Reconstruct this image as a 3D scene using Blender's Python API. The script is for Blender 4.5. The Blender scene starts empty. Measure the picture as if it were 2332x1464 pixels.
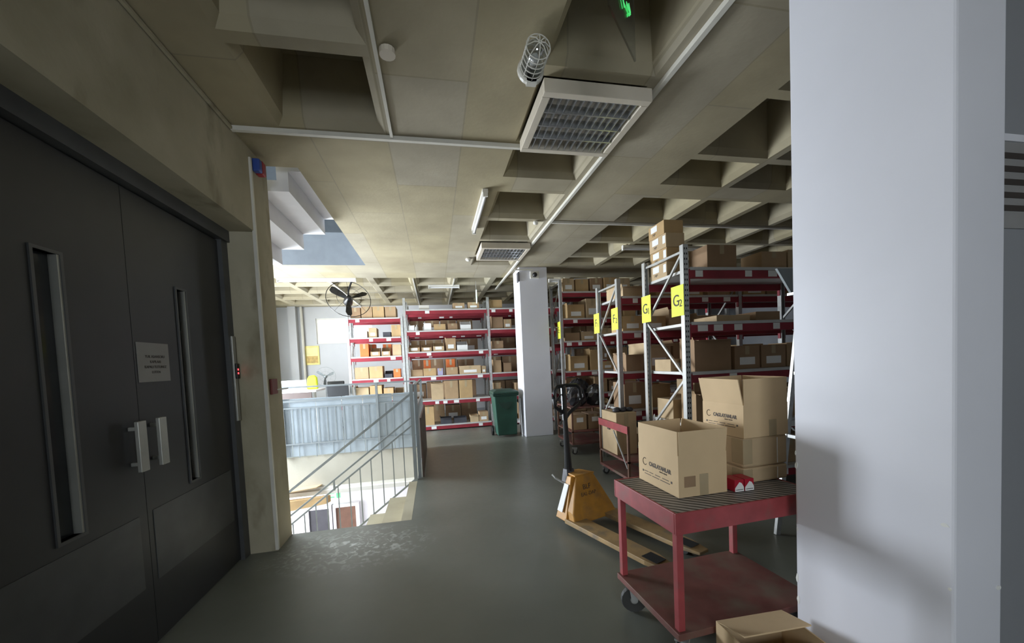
import bpy, math, random
from mathutils import Vector, Matrix

SC = bpy.context.scene
COL = SC.collection

# ------------------------------------------------------------------ camera
W, H = 2332, 1464
F, PX, PY = 880.0, 1166.0, 860.0
AX = [(0.97954809, -0.05300703, 0.19410256),
      (-0.19600665, -0.03341022, 0.98003324),
      (-0.04546364, -0.99803508, -0.04311665)]
cam = bpy.data.cameras.new('camera')
co = bpy.data.objects.new('camera', cam)
COL.objects.link(co)
right = Vector([a[0] for a in AX]); up = -Vector([a[1] for a in AX]); back = -Vector([a[2] for a in AX])
m = Matrix((right, up, back)).transposed().to_4x4()
m.translation = Vector((0, 0, 1.5))
co.matrix_world = m
cam.sensor_fit = 'HORIZONTAL'
cam.sensor_width = 36
cam.lens = F / W * 36
cam.shift_x = 0.0
cam.shift_y = (PY - H / 2) / W
cam.clip_start = 0.05
SC.camera = co

# ------------------------------------------------------------------ exposure and light
SC.view_settings.view_transform = 'Standard'
SC.view_settings.look = 'None'
SC.view_settings.gamma = 1
SC.view_settings.use_curve_mapping = False
SC.view_settings.exposure = 0.0
world = bpy.data.worlds.new('world'); SC.world = world
world.use_nodes = True
wb = world.node_tree.nodes['Background']
wb.inputs[0].default_value = (0.86, 0.93, 1.0, 1)
wb.inputs[1].default_value = 3.0
SC.cycles.max_bounces = 10
SC.cycles.diffuse_bounces = 6
SC.cycles.sample_clamp_indirect = 4.0


def area(name, loc, rot, sx, sy, power, col):
    l = bpy.data.lights.new(name, 'AREA')
    l.shape = 'RECTANGLE'; l.size = sx; l.size_y = sy; l.energy = power; l.color = col
    o = bpy.data.objects.new(name, l); COL.objects.link(o)
    o.location = loc; o.rotation_euler = rot
    return o


R = math.radians
# daylight entering through the windows the building has
area('daylight_stairwell_window', (-4.66, 7.2, 1.2), (0, R(-74), 0), 1.9, 2.9, 1080, (0.88, 0.92, 1.0))
area('daylight_upper_stairwell_window', (-4.62, 5.6, 5.6), (0, R(-90), 0), 2.6, 2.6, 95, (0.84, 0.92, 1.0))
area('daylight_side_window', (-4.66, 10.0, 2.0), (0, R(-74), 0), 1.8, 1.7, 85, (1.0, 0.98, 0.92))
area('daylight_back_window', (-2.55, 12.28, 2.6), (R(-90), 0, 0), 1.7, 0.75, 60, (1.0, 1.0, 0.97))
area('daylight_lower_window', (-4.62, 7.7, -2.2), (0, R(-90), 0), 2.4, 3.0, 300, (0.97, 0.94, 1.0))
area('daylight_rear_window', (-0.35, -3.18, 1.9), (R(70), 0, 0), 1.8, 1.5, 78, (0.88, 0.93, 1.0))


# ------------------------------------------------------------------ materials
MATS = {}


def mat(name, col, rough=0.6, metal=0.0, var=0.12, scale=6.0, bump=0.0, emit=None, alpha=None, detail=4.0,
        dirt=None, dscale=2.0, dlo=0.5, dhi=0.7, spec=0.5):
    if name in MATS: return MATS[name]
    mt = bpy.data.materials.new(name); mt.use_nodes = True
    nt = mt.node_tree; b = nt.nodes['Principled BSDF']
    b.inputs['Roughness'].default_value = rough
    b.inputs['Metallic'].default_value = metal
    b.inputs['Specular IOR Level'].default_value = spec
    tc = nt.nodes.new('ShaderNodeTexCoord')
    n = nt.nodes.new('ShaderNodeTexNoise'); n.inputs['Scale'].default_value = scale; n.inputs['Detail'].default_value = detail
    nt.links.new(tc.outputs['Object'], n.inputs['Vector'])
    r = nt.nodes.new('ShaderNodeValToRGB')
    r.color_ramp.elements[0].position = 0.3; r.color_ramp.elements[1].position = 0.7
    lo = [max(0, c * (1 - var)) for c in col]; hi = [min(1, c * (1 + var)) for c in col]
    r.color_ramp.elements[0].color = (*lo, 1); r.color_ramp.elements[1].color = (*hi, 1)
    nt.links.new(n.outputs['Fac'], r.inputs[0])
    out = r.outputs[0]
    if dirt:
        n2 = nt.nodes.new('ShaderNodeTexNoise'); n2.inputs['Scale'].default_value = dscale; n2.inputs['Detail'].default_value = 8
        nt.links.new(tc.outputs['Object'], n2.inputs['Vector'])
        r2 = nt.nodes.new('ShaderNodeValToRGB')
        r2.color_ramp.elements[0].position = dlo; r2.color_ramp.elements[1].position = dhi
        nt.links.new(n2.outputs['Fac'], r2.inputs[0])
        mx = nt.nodes.new('ShaderNodeMixRGB'); mx.inputs[2].default_value = (*dirt, 1)
        nt.links.new(r2.outputs[0], mx.inputs[0]); nt.links.new(out, mx.inputs[1])
        out = mx.outputs[0]
    nt.links.new(out, b.inputs['Base Color'])
    if bump:
        bp = nt.nodes.new('ShaderNodeBump'); bp.inputs['Strength'].default_value = bump; bp.inputs['Distance'].default_value = 0.01
        nt.links.new(n.outputs['Fac'], bp.inputs['Height']); nt.links.new(bp.outputs[0], b.inputs['Normal'])
    if emit:
        b.inputs['Emission Color'].default_value = (*emit[:3], 1); b.inputs['Emission Strength'].default_value = emit[3]
    if alpha is not None: b.inputs['Alpha'].default_value = alpha
    MATS[name] = mt
    return mt


def concrete(name, c1, c2, board=None, rough=0.85, stain=None):
    """board-marked concrete: panels of formwork with slightly different tones"""
    mt = bpy.data.materials.new(name); mt.use_nodes = True
    nt = mt.node_tree; b = nt.nodes['Principled BSDF']; b.inputs['Roughness'].default_value = rough
    tc = nt.nodes.new('ShaderNodeTexCoord')
    n = nt.nodes.new('ShaderNodeTexNoise'); n.inputs['Scale'].default_value = 1.6; n.inputs['Detail'].default_value = 7
    nt.links.new(tc.outputs['Object'], n.inputs['Vector'])
    r = nt.nodes.new('ShaderNodeValToRGB'); r.color_ramp.elements[0].position = .32; r.color_ramp.elements[1].position = .68
    r.color_ramp.elements[0].color = (*c1, 1); r.color_ramp.elements[1].color = (*c2, 1)
    nt.links.new(n.outputs['Fac'], r.inputs[0]); out = r.outputs[0]
    if board:
        mp = nt.nodes.new('ShaderNodeMapping'); mp.inputs['Rotation'].default_value = (0, 0, R(90)); mp.inputs['Location'].default_value = (.3, .27, 0)
        nt.links.new(tc.outputs['Object'], mp.inputs[0])
        br = nt.nodes.new('ShaderNodeTexBrick'); br.inputs['Scale'].default_value = 1.0
        br.inputs['Brick Width'].default_value = 1.5; br.inputs['Row Height'].default_value = .58
        br.inputs['Mortar Size'].default_value = .006
        br.inputs['Color1'].default_value = (1, 1, 1, 1); br.inputs['Color2'].default_value = (*board, 1)
        br.inputs['Mortar'].default_value = (.82, .81, .74, 1)
        nt.links.new(mp.outputs[0], br.inputs['Vector'])
        mx = nt.nodes.new('ShaderNodeMixRGB'); mx.blend_type = 'MULTIPLY'; mx.inputs[0].default_value = 1
        nt.links.new(out, mx.inputs[1]); nt.links.new(br.outputs[0], mx.inputs[2]); out = mx.outputs[0]
    if stain:
        mp = nt.nodes.new('ShaderNodeMapping'); mp.inputs['Scale'].default_value = (1.6, 1.6, .8); nt.links.new(tc.outputs['Object'], mp.inputs[0])
        n3 = nt.nodes.new('ShaderNodeTexNoise'); n3.inputs['Scale'].default_value = 2.4; n3.inputs['Detail'].default_value = 6; nt.links.new(mp.outputs[0], n3.inputs['Vector'])
        r3 = nt.nodes.new('ShaderNodeValToRGB'); r3.color_ramp.elements[0].position = .57; r3.color_ramp.elements[1].position = .72
        r3.color_ramp.elements[1].color = (.5, .5, .5, 1); nt.links.new(n3.outputs['Fac'], r3.inputs[0])
        m3 = nt.nodes.new('ShaderNodeMixRGB'); m3.inputs[2].default_value = (*stain, 1)
        nt.links.new(r3.outputs[0], m3.inputs[0]); nt.links.new(out, m3.inputs[1]); out = m3.outputs[0]
    nt.links.new(out, b.inputs['Base Color'])
    n2 = nt.nodes.new('ShaderNodeTexNoise'); n2.inputs['Scale'].default_value = 30; n2.inputs['Detail'].default_value = 6
    nt.links.new(tc.outputs['Object'], n2.inputs['Vector'])
    bp = nt.nodes.new('ShaderNodeBump'); bp.inputs['Strength'].default_value = .15; bp.inputs['Distance'].default_value = .01
    nt.links.new(n2.outputs['Fac'], bp.inputs['Height']); nt.links.new(bp.outputs[0], b.inputs['Normal'])
    return mt


M_CEIL = concrete('ceiling_concrete', (.295, .262, .192), (.40, .357, .265), board=(1.0, .96, .80))
M_CONC = concrete('wall_concrete', (.32, .29, .195), (.50, .455, .335), stain=(.12, .095, .045))
M_SLAB = concrete('slab_edge_concrete', (.42, .40, .33), (.52, .50, .42))


def floor_mat():
    mt = bpy.data.materials.new('painted_concrete_floor'); mt.use_nodes = True
    nt = mt.node_tree; b = nt.nodes['Principled BSDF']
    tc = nt.nodes.new('ShaderNodeTexCoord')
    n = nt.nodes.new('ShaderNodeTexNoise'); n.inputs['Scale'].default_value = 1.1; n.inputs['Detail'].default_value = 8
    nt.links.new(tc.outputs['Object'], n.inputs['Vector'])
    r = nt.nodes.new('ShaderNodeValToRGB'); r.color_ramp.elements[0].position = .3; r.color_ramp.elements[1].position = .72
    r.color_ramp.elements[0].color = (.135, .145, .122, 1); r.color_ramp.elements[1].color = (.185, .193, .168, 1)
    nt.links.new(n.outputs['Fac'], r.inputs[0])
    # pale scuffs worn into the paint in front of the stairs
    mp = nt.nodes.new('ShaderNodeMapping'); mp.inputs['Location'].default_value = (.78 * 1.3, -3.4 * 2.2, 0); mp.inputs['Scale'].default_value = (1.3, 2.2, 1)
    nt.links.new(tc.outputs['Object'], mp.inputs[0])
    g = nt.nodes.new('ShaderNodeTexGradient'); g.gradient_type = 'SPHERICAL'; nt.links.new(mp.outputs[0], g.inputs[0])
    n2 = nt.nodes.new('ShaderNodeTexNoise'); n2.inputs['Scale'].default_value = 14; n2.inputs['Detail'].default_value = 8; n2.inputs['Distortion'].default_value = 1.5
    nt.links.new(tc.outputs['Object'], n2.inputs['Vector'])
    r2 = nt.nodes.new('ShaderNodeValToRGB'); r2.color_ramp.elements[0].position = .5; r2.color_ramp.elements[1].position = .68
    nt.links.new(n2.outputs['Fac'], r2.inputs[0])
    mu = nt.nodes.new('ShaderNodeMath'); mu.operation = 'MULTIPLY'; nt.links.new(g.outputs['Fac'], mu.inputs[0]); nt.links.new(r2.outputs[0], mu.inputs[1])
    mx = nt.nodes.new('ShaderNodeMixRGB'); mx.inputs[2].default_value = (.62, .64, .62, 1)
    nt.links.new(mu.outputs[0], mx.inputs[0]); nt.links.new(r.outputs[0], mx.inputs[1])
    nt.links.new(mx.outputs[0], b.inputs['Base Color']); b.inputs['Specular IOR Level'].default_value = .55
    rr = nt.nodes.new('ShaderNodeMapRange'); rr.inputs[3].default_value = .30; rr.inputs[4].default_value = .44
    nt.links.new(n2.outputs['Fac'], rr.inputs[0]); nt.links.new(rr.outputs[0], b.inputs['Roughness'])
    bp = nt.nodes.new('ShaderNodeBump'); bp.inputs['Strength'].default_value = .12; bp.inputs['Distance'].default_value = .01
    nt.links.new(n.outputs['Fac'], bp.inputs['Height']); nt.links.new(bp.outputs[0], b.inputs['Normal'])
    return mt


M_FLOOR = floor_mat()
M_COLUMN = mat('column_paint', (.79, .795, .86), .5, var=.04, scale=1.5)
M_GREYWALL = mat('grey_wall_paint', (.55, .56, .58), .6, var=.04, scale=1.5)
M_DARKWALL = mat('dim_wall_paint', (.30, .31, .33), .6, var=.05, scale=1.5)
M_WHITE = mat('white_enamel', (.72, .70, .64), .4, var=.04)
M_WHITEPAINT = mat('white_wall_paint', (.78, .77, .8), .6, var=.03)
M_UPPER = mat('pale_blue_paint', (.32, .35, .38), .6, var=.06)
M_CHIP = mat('bare_plaster', (.85, .85, .82), .8, var=.08, scale=30)
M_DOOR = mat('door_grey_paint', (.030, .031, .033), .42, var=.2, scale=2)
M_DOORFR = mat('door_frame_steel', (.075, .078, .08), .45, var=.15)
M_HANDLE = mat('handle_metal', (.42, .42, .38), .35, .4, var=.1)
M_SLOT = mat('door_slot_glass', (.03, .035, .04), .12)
M_RED = mat('rack_red', (.27, .022, .035), .45, var=.15)
M_CART = mat('cart_red', (.33, .055, .06), .5, var=.18, scale=9, dirt=(.22, .09, .08), dscale=8, dlo=.55, dhi=.8)
M_CARTSH = mat('cart_shelf_red', (.17, .06, .05), .6, var=.2, scale=7, dirt=(.17, .12, .09), dscale=5, dlo=.45, dhi=.7)
M_GALV = mat('galvanised_steel', (.55, .56, .55), .35, .55, var=.12, scale=20)
M_PANEL = mat('shelf_steel', (.62, .62, .60), .4, .3, var=.08)
M_RAIL = mat('railing_grey_paint', (.27, .30, .31), .4, .2, var=.08)
M_SHEET = mat('blue_grey_sheet', (.40, .46, .50), .35, .2, var=.12, scale=3)
M_HOLE = mat('dark_hole', (.01, .01, .01), .9)
CARDS = [mat('cardboard_%s' % n, c, .85, var=.1, scale=5, bump=.05) for n, c in
         (('tan', (.40, .27, .15)), ('pale', (.50, .37, .22)), ('brown', (.31, .20, .115)), ('golden', (.46, .31, .15)))]
M_CARDBIG = mat('cardboard_fresh', (.62, .455, .265), .8, var=.06, scale=4, bump=.04)
M_TAPE = mat('brown_tape', (.42, .33, .20), .25, var=.06)
M_PAPER = mat('white_paper', (.80, .80, .78), .7, var=.03)
M_PAPERDIM = mat('grey_notice_paper', (.30, .295, .29), .7, var=.06)
M_INK = mat('dark_ink', (.06, .05, .045), .7)
M_INKB = mat('brown_ink', (.10, .075, .055), .7)
M_BLACK = mat('black_plastic', (.012, .012, .013), .35, var=.2)
M_BAG = mat('black_bag_film', (.02, .02, .023), .18, var=.3, scale=8)
M_RUBBER = mat('caster_rubber', (.05, .05, .048), .6, var=.2)
M_YEL = mat('truck_yellow', (.50, .24, .035), .5, var=.2, scale=8, dirt=(.30, .17, .06), dscale=7, dlo=.5, dhi=.75)
M_YELW = mat('worn_fork_yellow', (.36, .24, .11), .55, var=.2, scale=7, dirt=(.22, .17, .11), dscale=9, dlo=.5, dhi=.7)
M_SIGN = mat('sign_yellow', (.80, .83, .08), .6, var=.03)
M_GREEN = mat('bin_green', (.025, .085, .06), .45, var=.15)
M_DKGREEN = mat('bin_lid_green', (.02, .06, .045), .4, var=.15)
M_ORANGE = mat('orange_carton', (.70, .17, .04), .6, var=.1)
M_DARKBIN = mat('dark_plastic_crate', (.05, .05, .06), .5, var=.2)
M_LAV = mat('lavender_film', (.35, .33, .48), .4, var=.1)
M_SILVER = mat('louvre_aluminium', (.66, .68, .70), .22, .85, var=.05)
M_CREAM = mat('cream_lamp_enamel', (.62, .56, .46), .45, var=.04)
M_TUBE = mat('tube_white', (.82, .82, .82), .25, var=.02)
M_PIPE = mat('conduit_white', (.66, .64, .57), .5, var=.06)
M_BROWN = mat('brown_board', (.10, .062, .045), .55, var=.2)
M_NEON = mat('neon_yellow_cloth', (.75, .95, .02), .7, var=.08)
M_PINK = mat('pink_box', (.55, .16, .17), .6)
M_PACKRED = mat('pack_red', (.42, .015, .035), .35, var=.08)
M_LED = mat('red_led', (.2, .0, .0), .4, emit=(1, .05, .06, 4))
M_EXIT = mat('exit_green', (.1, .6, .2), .4, emit=(.10, 1, .25, .55))
M_EXITW = mat('exit_white', (.8, .9, .85), .4, emit=(.7, 1, .85, .8))
M_BLUE = mat('device_blue', (.03, .07, .3), .4)
M_REDDEV = mat('device_red', (.35, .02, .03), .4)
M_DULLRED = mat('alarm_box_red', (.16, .03, .025), .5)
M_STAIR = concrete('stair_concrete', (.36, .32, .22), (.47, .43, .31))
M_POST1 = mat('poster_yellow', (.80, .70, .25), .6, var=.1)
M_POST2 = mat('poster_brown', (.55, .38, .12), .6, var=.25, scale=12)
M_WOOD = mat('wood_brown', (.16, .08, .05), .6, var=.2)
M_STRIPE = None


def stripe_mat():
    mt = bpy.data.materials.new('striped_anti_slip_top'); mt.use_nodes = True
    nt = mt.node_tree; b = nt.nodes['Principled BSDF']; b.inputs['Roughness'].default_value = .5
    tc = nt.nodes.new('ShaderNodeTexCoord')
    w = nt.nodes.new('ShaderNodeTexWave'); w.inputs['Scale'].default_value = 13; w.inputs['Distortion'].default_value = 1.2; w.bands_direction = 'DIAGONAL'
    nt.links.new(tc.outputs['Object'], w.inputs['Vector'])
    r = nt.nodes.new('ShaderNodeValToRGB'); r.color_ramp.elements[0].position = .35; r.color_ramp.elements[1].position = .5
    r.color_ramp.elements[0].color = (.05, .045, .04, 1); r.color_ramp.elements[1].color = (.36, .33, .30, 1)
    nt.links.new(w.outputs[0], r.inputs[0]); nt.links.new(r.outputs[0], b.inputs['Base Color'])
    return mt


M_STRIPE = stripe_mat()


def perf_mat():
    mt = bpy.data.materials.new('perforated_steel'); mt.use_nodes = True
    nt = mt.node_tree; b = nt.nodes['Principled BSDF']; b.inputs['Roughness'].default_value = .35; b.inputs['Metallic'].default_value = .5
    tc = nt.nodes.new('ShaderNodeTexCoord'); sp = nt.nodes.new('ShaderNodeSeparateXYZ'); nt.links.new(tc.outputs['Object'], sp.inputs[0])
    def mth(op, a, v=None, c=None):
        n = nt.nodes.new('ShaderNodeMath'); n.operation = op; nt.links.new(a, n.inputs[0])
        if v is not None:
            if isinstance(v, float): n.inputs[1].default_value = v
            else: nt.links.new(v, n.inputs[1])
        if c is not None: n.inputs[2].default_value = c
        return n.outputs[0]
    hz = mth('LESS_THAN', mth('FRACT', mth('MULTIPLY', sp.outputs[2], 20.0)), .4)
    hx = mth('COMPARE', mth('ABSOLUTE', sp.outputs[0]), .011, .0055)
    mk = mth('MULTIPLY', hz, hx)
    mx = nt.nodes.new('ShaderNodeMixRGB'); mx.inputs[1].default_value = (.55, .56, .55, 1); mx.inputs[2].default_value = (.02, .02, .02, 1)
    nt.links.new(mk, mx.inputs[0]); nt.links.new(mx.outputs[0], b.inputs['Base Color'])
    return mt


M_PERF = perf_mat()


def glass_mat(name, tint, fac):
    mt = bpy.data.materials.new(name); mt.use_nodes = True
    nt = mt.node_tree; nt.nodes.clear()
    o = nt.nodes.new('ShaderNodeOutputMaterial'); t = nt.nodes.new('ShaderNodeBsdfTransparent'); g = nt.nodes.new('ShaderNodeBsdfGlossy')
    t.inputs[0].default_value = (*tint, 1); g.inputs['Roughness'].default_value = .05
    x = nt.nodes.new('ShaderNodeMixShader'); x.inputs[0].default_value = fac
    nt.links.new(t.outputs[0], x.inputs[1]); nt.links.new(g.outputs[0], x.inputs[2]); nt.links.new(x.outputs[0], o.inputs[0])
    return mt


M_PANE = glass_mat('window_glass', (.95, .97, .97), .06)
M_DOME = glass_mat('clear_dome', (.80, .82, .82), .22)
M_ACRYL = glass_mat('clear_acrylic', (.72, .74, .74), .14)


# ------------------------------------------------------------------ mesh helpers
class MB:
    def __init__(s): s.v = []; s.f = []; s.mi = []

    def quad(s, *p, m=0):
        n = len(s.v); s.v += [tuple(q) for q in p]; s.f.append(tuple(range(n, n + len(p)))); s.mi.append(m); return s

    def box(s, x0, y0, z0, x1, y1, z1, m=0):
        n = len(s.v)
        s.v += [(x0, y0, z0), (x1, y0, z0), (x1, y1, z0), (x0, y1, z0), (x0, y0, z1), (x1, y0, z1), (x1, y1, z1), (x0, y1, z1)]
        for f in ((0, 3, 2, 1), (4, 5, 6, 7), (0, 1, 5, 4), (1, 2, 6, 5), (2, 3, 7, 6), (3, 0, 4, 7)):
            s.f.append(tuple(n + i for i in f)); s.mi.append(m)
        return s

    def prism(s, pts, z0, z1, m=0):
        """pts: 2D outline in xy extruded in z"""
        n = len(s.v); k = len(pts)
        s.v += [(x, y, z0) for x, y in pts] + [(x, y, z1) for x, y in pts]
        s.f.append(tuple(n + i for i in reversed(range(k)))); s.f.append(tuple(n + k + i for i in range(k))); s.mi += [m, m]
        for i in range(k):
            j = (i + 1) % k
            s.f.append((n + i, n + j, n + k + j, n + k + i)); s.mi.append(m)
        return s

    def loft(s, rings, cap=True, m=0):
        n = len(s.v); k = len(rings[0])
        for r in rings: s.v += [tuple(p) for p in r]
        for a in range(len(rings) - 1):
            for i in range(k):
                j = (i + 1) % k
                s.f.append((n + a * k + i, n + a * k + j, n + (a + 1) * k + j, n + (a + 1) * k + i)); s.mi.append(m)
        if cap:
            s.f.append(tuple(n + i for i in reversed(range(k)))); s.f.append(tuple(n + (len(rings) - 1) * k + i for i in range(k))); s.mi += [m, m]
        return s

    def tube(s, pts, r, seg=8, m=0, closed=False):
        pts = [Vector(p) for p in pts]; rings = []
        n = len(pts)
        for i, p in enumerate(pts):
            if closed: d = pts[(i + 1) % n] - pts[i - 1]
            else: d = pts[min(i + 1, n - 1)] - pts[max(i - 1, 0)]
            d.normalize()
            u = d.cross(Vector((0, 0, 1)))
            if u.length < .05: u = d.cross(Vector((0, 1, 0)))
            u.normalize(); w = d.cross(u)
            rr = r[i] if isinstance(r, (list, tuple)) else r
            rings.append([p + (u * math.cos(2 * math.pi * k / seg) + w * math.sin(2 * math.pi * k / seg)) * rr for k in range(seg)])
        if closed: rings.append(rings[0])
        return s.loft(rings, not closed, m)

    def bar(s, a, b, w, h, m=0):
        """rectangular bar from a to b; w across, h in the upright direction"""
        a, b = Vector(a), Vector(b); d = (b - a).normalized()
        u = d.cross(Vector((0, 0, 1)))
        if u.length < .05: u = Vector((1, 0, 0))
        u.normalize(); q = u.cross(d)
        rings = [[p + u * sx * w / 2 + q * sy * h / 2 for sx, sy in ((-1, -1), (1, -1), (1, 1), (-1, 1))] for p in (a, b)]
        return s.loft(rings, True, m)

    def lathe(s, prof, c=(0, 0, 0), seg=20, m=0):
        rings = [[(c[0] + r * math.cos(2 * math.pi * k / seg), c[1] + r * math.sin(2 * math.pi * k / seg), c[2] + z) for k in range(seg)] for r, z in prof]
        return s.loft(rings, True, m)

    def xf(s, mtx):
        s.v = [tuple(mtx @ Vector(p)) for p in s.v]; return s

    def build(s, name, mats, parent=None, bevel=0, smooth=False):
        me = bpy.data.meshes.new(name); me.from_pydata(s.v, [], s.f)
        if not isinstance(mats, (list, tuple)): mats = [mats]
        for q in mats: me.materials.append(q)
        if len(mats) > 1:
            for p, i in zip(me.polygons, s.mi): p.material_index = i
        if smooth:
            for p in me.polygons: p.use_smooth = True
        me.update()
        import bmesh
        bm = bmesh.new(); bm.from_mesh(me); bmesh.ops.recalc_face_normals(bm, faces=bm.faces); bm.to_mesh(me); bm.free()
        o = bpy.data.objects.new(name, me); COL.objects.link(o)
        if parent is not None: o.parent = parent
        if bevel:
            b = o.modifiers.new('bevel', 'BEVEL'); b.width = bevel; b.segments = 2; b.limit_method = 'ANGLE'
        return o


def B(*a, m=0): return MB().box(*a, m=m)


def tag(o, label=None, cat=None, group=None, kind=None):
    if label: o['label'] = label
    if cat: o['category'] = cat
    if group: o['group'] = group
    if kind: o['kind'] = kind
    return o


def thing(name, label, cat, loc=(0, 0, 0), rz=0, group=None):
    o = bpy.data.objects.new(name, None); o.empty_display_size = .1; COL.objects.link(o)
    o.location = loc; o.rotation_euler = (0, 0, rz)
    return tag(o, label, cat, group)


def struct(name, mb, m, parent=None, bevel=0):
    o = mb.build(name, m, parent, bevel)
    if parent is None: o['kind'] = 'structure'
    return o


def text(name, body, size, m, parent, loc, rot, depth=.0006, sx=1.0, align='CENTER', bold=0):
    cu = bpy.data.curves.new(name, 'FONT'); cu.body = body; cu.size = size; cu.extrude = depth; cu.align_x = align; cu.align_y = 'CENTER'; cu.offset = bold
    t = bpy.data.objects.new(name, cu); COL.objects.link(t)
    bpy.context.view_layer.update()
    me = bpy.data.meshes.new_from_object(t)
    bpy.data.objects.remove(t)
    me.materials.clear(); me.materials.append(m)
    o = bpy.data.objects.new(name, me); COL.objects.link(o); o.parent = parent
    o.location = loc; o.rotation_euler = rot; o.scale = (sx, 1, 1)
    return o


FACE_NX = (R(90), 0, R(-90))     # lettering on a face that looks to -X
FACE_NY = (R(90), 0, 0)          # lettering on a face that looks to -Y
FACE_PX = (R(90), 0, R(90))
ORD = ['first', 'second', 'third', 'fourth', 'fifth', 'sixth', 'seventh', 'eighth', 'ninth', 'tenth', 'eleventh', 'twelfth', 'thirteenth', 'fourteenth']
rng = random.Random(7)

# ------------------------------------------------------------------ room shell
HC, TOPZ = 3.3, 3.86
LZ = -3.85
XL, XR, YB, YF = -4.4, 9.0, 12.0, -3.0
OX0, OX1, OY0, OY1 = XL, -0.30, 3.84, 7.26       # stair opening in the floor
CX1, CY0, CY1 = -1.10, 3.80, 7.24                # stair opening in the ceiling

fl = MB()
for a in ((-1.62, YF, XR, OY0), (OX1, OY0, XR, OY1), (XL, OY1, XR, YB)):
    fl.quad((a[0], a[1], 0), (a[2], a[1], 0), (a[2], a[3], 0), (a[0], a[3], 0))
    fl.quad((a[0], a[1], -.55), (a[0], a[3], -.55), (a[2], a[3], -.55), (a[2], a[1], -.55), m=1)
fl.quad((XL, OY0 - .005, -.55), (OX1, OY0 - .005, -.55), (OX1, OY0 - .005, 0), (XL, OY0 - .005, 0), m=1)
fl.quad((OX1, OY0, -.55), (OX1, OY1, -.55), (OX1, OY1, 0), (OX1, OY0, 0), m=1)
fl.quad((OX1, OY1, -.55), (XL, OY1, -.55), (XL, OY1, 0), (OX1, OY1, 0), m=1)
struct('floor', fl, [M_FLOOR, M_SLAB])
struct('trim_9', B(XL, OY1 - .09, -.67, OX1, OY1 + .1, -.6).box(XL, OY1 - .02, -.6, OX1, OY1 + .1, -.552), M_WHITE)


def waffle(mb, x0, x1, y0, y1, xs, ys, dep=.46, ins=.085):
    xb = sorted({x0, x1} | {v for a in xs for v in a if x0 < v < x1}); yb = sorted({y0, y1} | {v for a in ys for v in a if y0 < v < y1})
    isx = lambda a, b: any(abs(a - p) < 1e-6 and abs(b - q) < 1e-6 for p, q in xs)
    isy = lambda a, b: any(abs(a - p) < 1e-6 and abs(b - q) < 1e-6 for p, q in ys)
    for a, b in zip(xb, xb[1:]):
        for c, d in zip(yb, yb[1:]):
            if isx(a, b) and isy(c, d):
                t = HC + dep; i = ins; e = .045; u = HC + .05
                lo = [(a, c, HC), (b, c, HC), (b, d, HC), (a, d, HC)]; md = [(a + e, c + e, u), (b - e, c + e, u), (b - e, d - e, u), (a + e, d - e, u)]
                hi = [(a + i, c + i, t), (b - i, c + i, t), (b - i, d - i, t), (a + i, d - i, t)]
                for k in range(4):
                    j = (k + 1) % 4; mb.quad(lo[k], lo[j], md[j], md[k]); mb.quad(md[k], md[j], hi[j], hi[k])
                mb.quad(*hi)
            else:
                mb.quad((a, c, HC), (b, c, HC), (b, d, HC), (a, d, HC))


ce = MB()
P = .84
xs_right = [(2.44 + P * k, 2.44 + P * k + .75) for k in range(7)]
ys_near = [(3.18 - P * k - .75, 3.18 - P * k) for k in range(7)]
waffle(ce, -1.62, XR, YF, 3.22, [(-1.03, -.28), (.75, 1.5)] + xs_right, ys_near)
ys_mid = [(3.27 + P * k, 3.27 + P * k + .75) for k in range(4)] + [(6.63, 7.2)]
waffle(ce, CX1, XR, CY0, CY1, [(.75, 1.5)] + xs_right, [y for y in ys_mid if y[0] > CY0])
waffle(ce, XL, XR, 3.22, CY0, [(.75, 1.5)] + xs_right, [(3.27, 3.78)])
waffle(ce, XL, XR, CY1, 8.2, [], [])
xs_far = [(-4.34, -3.77)] + [(-4.49 + P * k, -4.49 + P * k + .72) for k in range(1, 16)]
waffle(ce, XL, XR, 8.2, YB, xs_far, [(8.26 + P * k, 8.26 + P * k + .72) for k in range(4)])
for a in ((-1.62, YF, XR, CY0), (CX1, CY0, XR, CY1), (XL, CY1, XR, YB)):
    ce.quad((a[0], a[1], TOPZ), (a[2], a[1], TOPZ), (a[2], a[3], TOPZ), (a[0], a[3], TOPZ))
ce.quad((CX1, CY0, HC), (CX1, CY1, HC), (CX1, CY1, TOPZ), (CX1, CY0, TOPZ), m=1)
ce.quad((XL, CY1, HC), (CX1, CY1, HC), (CX1, CY1, TOPZ), (XL, CY1, TOPZ), m=1)
ce.quad((XL, CY0, HC), (CX1, CY0, HC), (CX1, CY0, TOPZ), (XL, CY0, TOPZ))
struct('ceiling', ce, [M_CEIL, M_UPPER])

# walls (thick boxes, openings left open)
UZ = 7.2


def wall_with_holes(axis, pos, th, a0, a1, z0, z1, holes):
    """axis 'x': wall in plane x=pos; holes: (a0,a1,z0,z1)"""
    mb = MB()
    av = sorted({a0, a1} | {v for h in holes for v in h[:2]}); zv = sorted({z0, z1} | {v for h in holes for v in h[2:]})
    for p, q in zip(av, av[1:]):
        for r, s in zip(zv, zv[1:]):
            if any(h[0] <= p and q <= h[1] and h[2] <= r and s <= h[3] for h in holes): continue
            if axis == 'x': mb.box(min(pos, pos + th), p, r, max(pos, pos + th), q, s)
            else: mb.box(p, min(pos, pos + th), r, q, max(pos, pos + th), s)
    return mb


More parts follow.
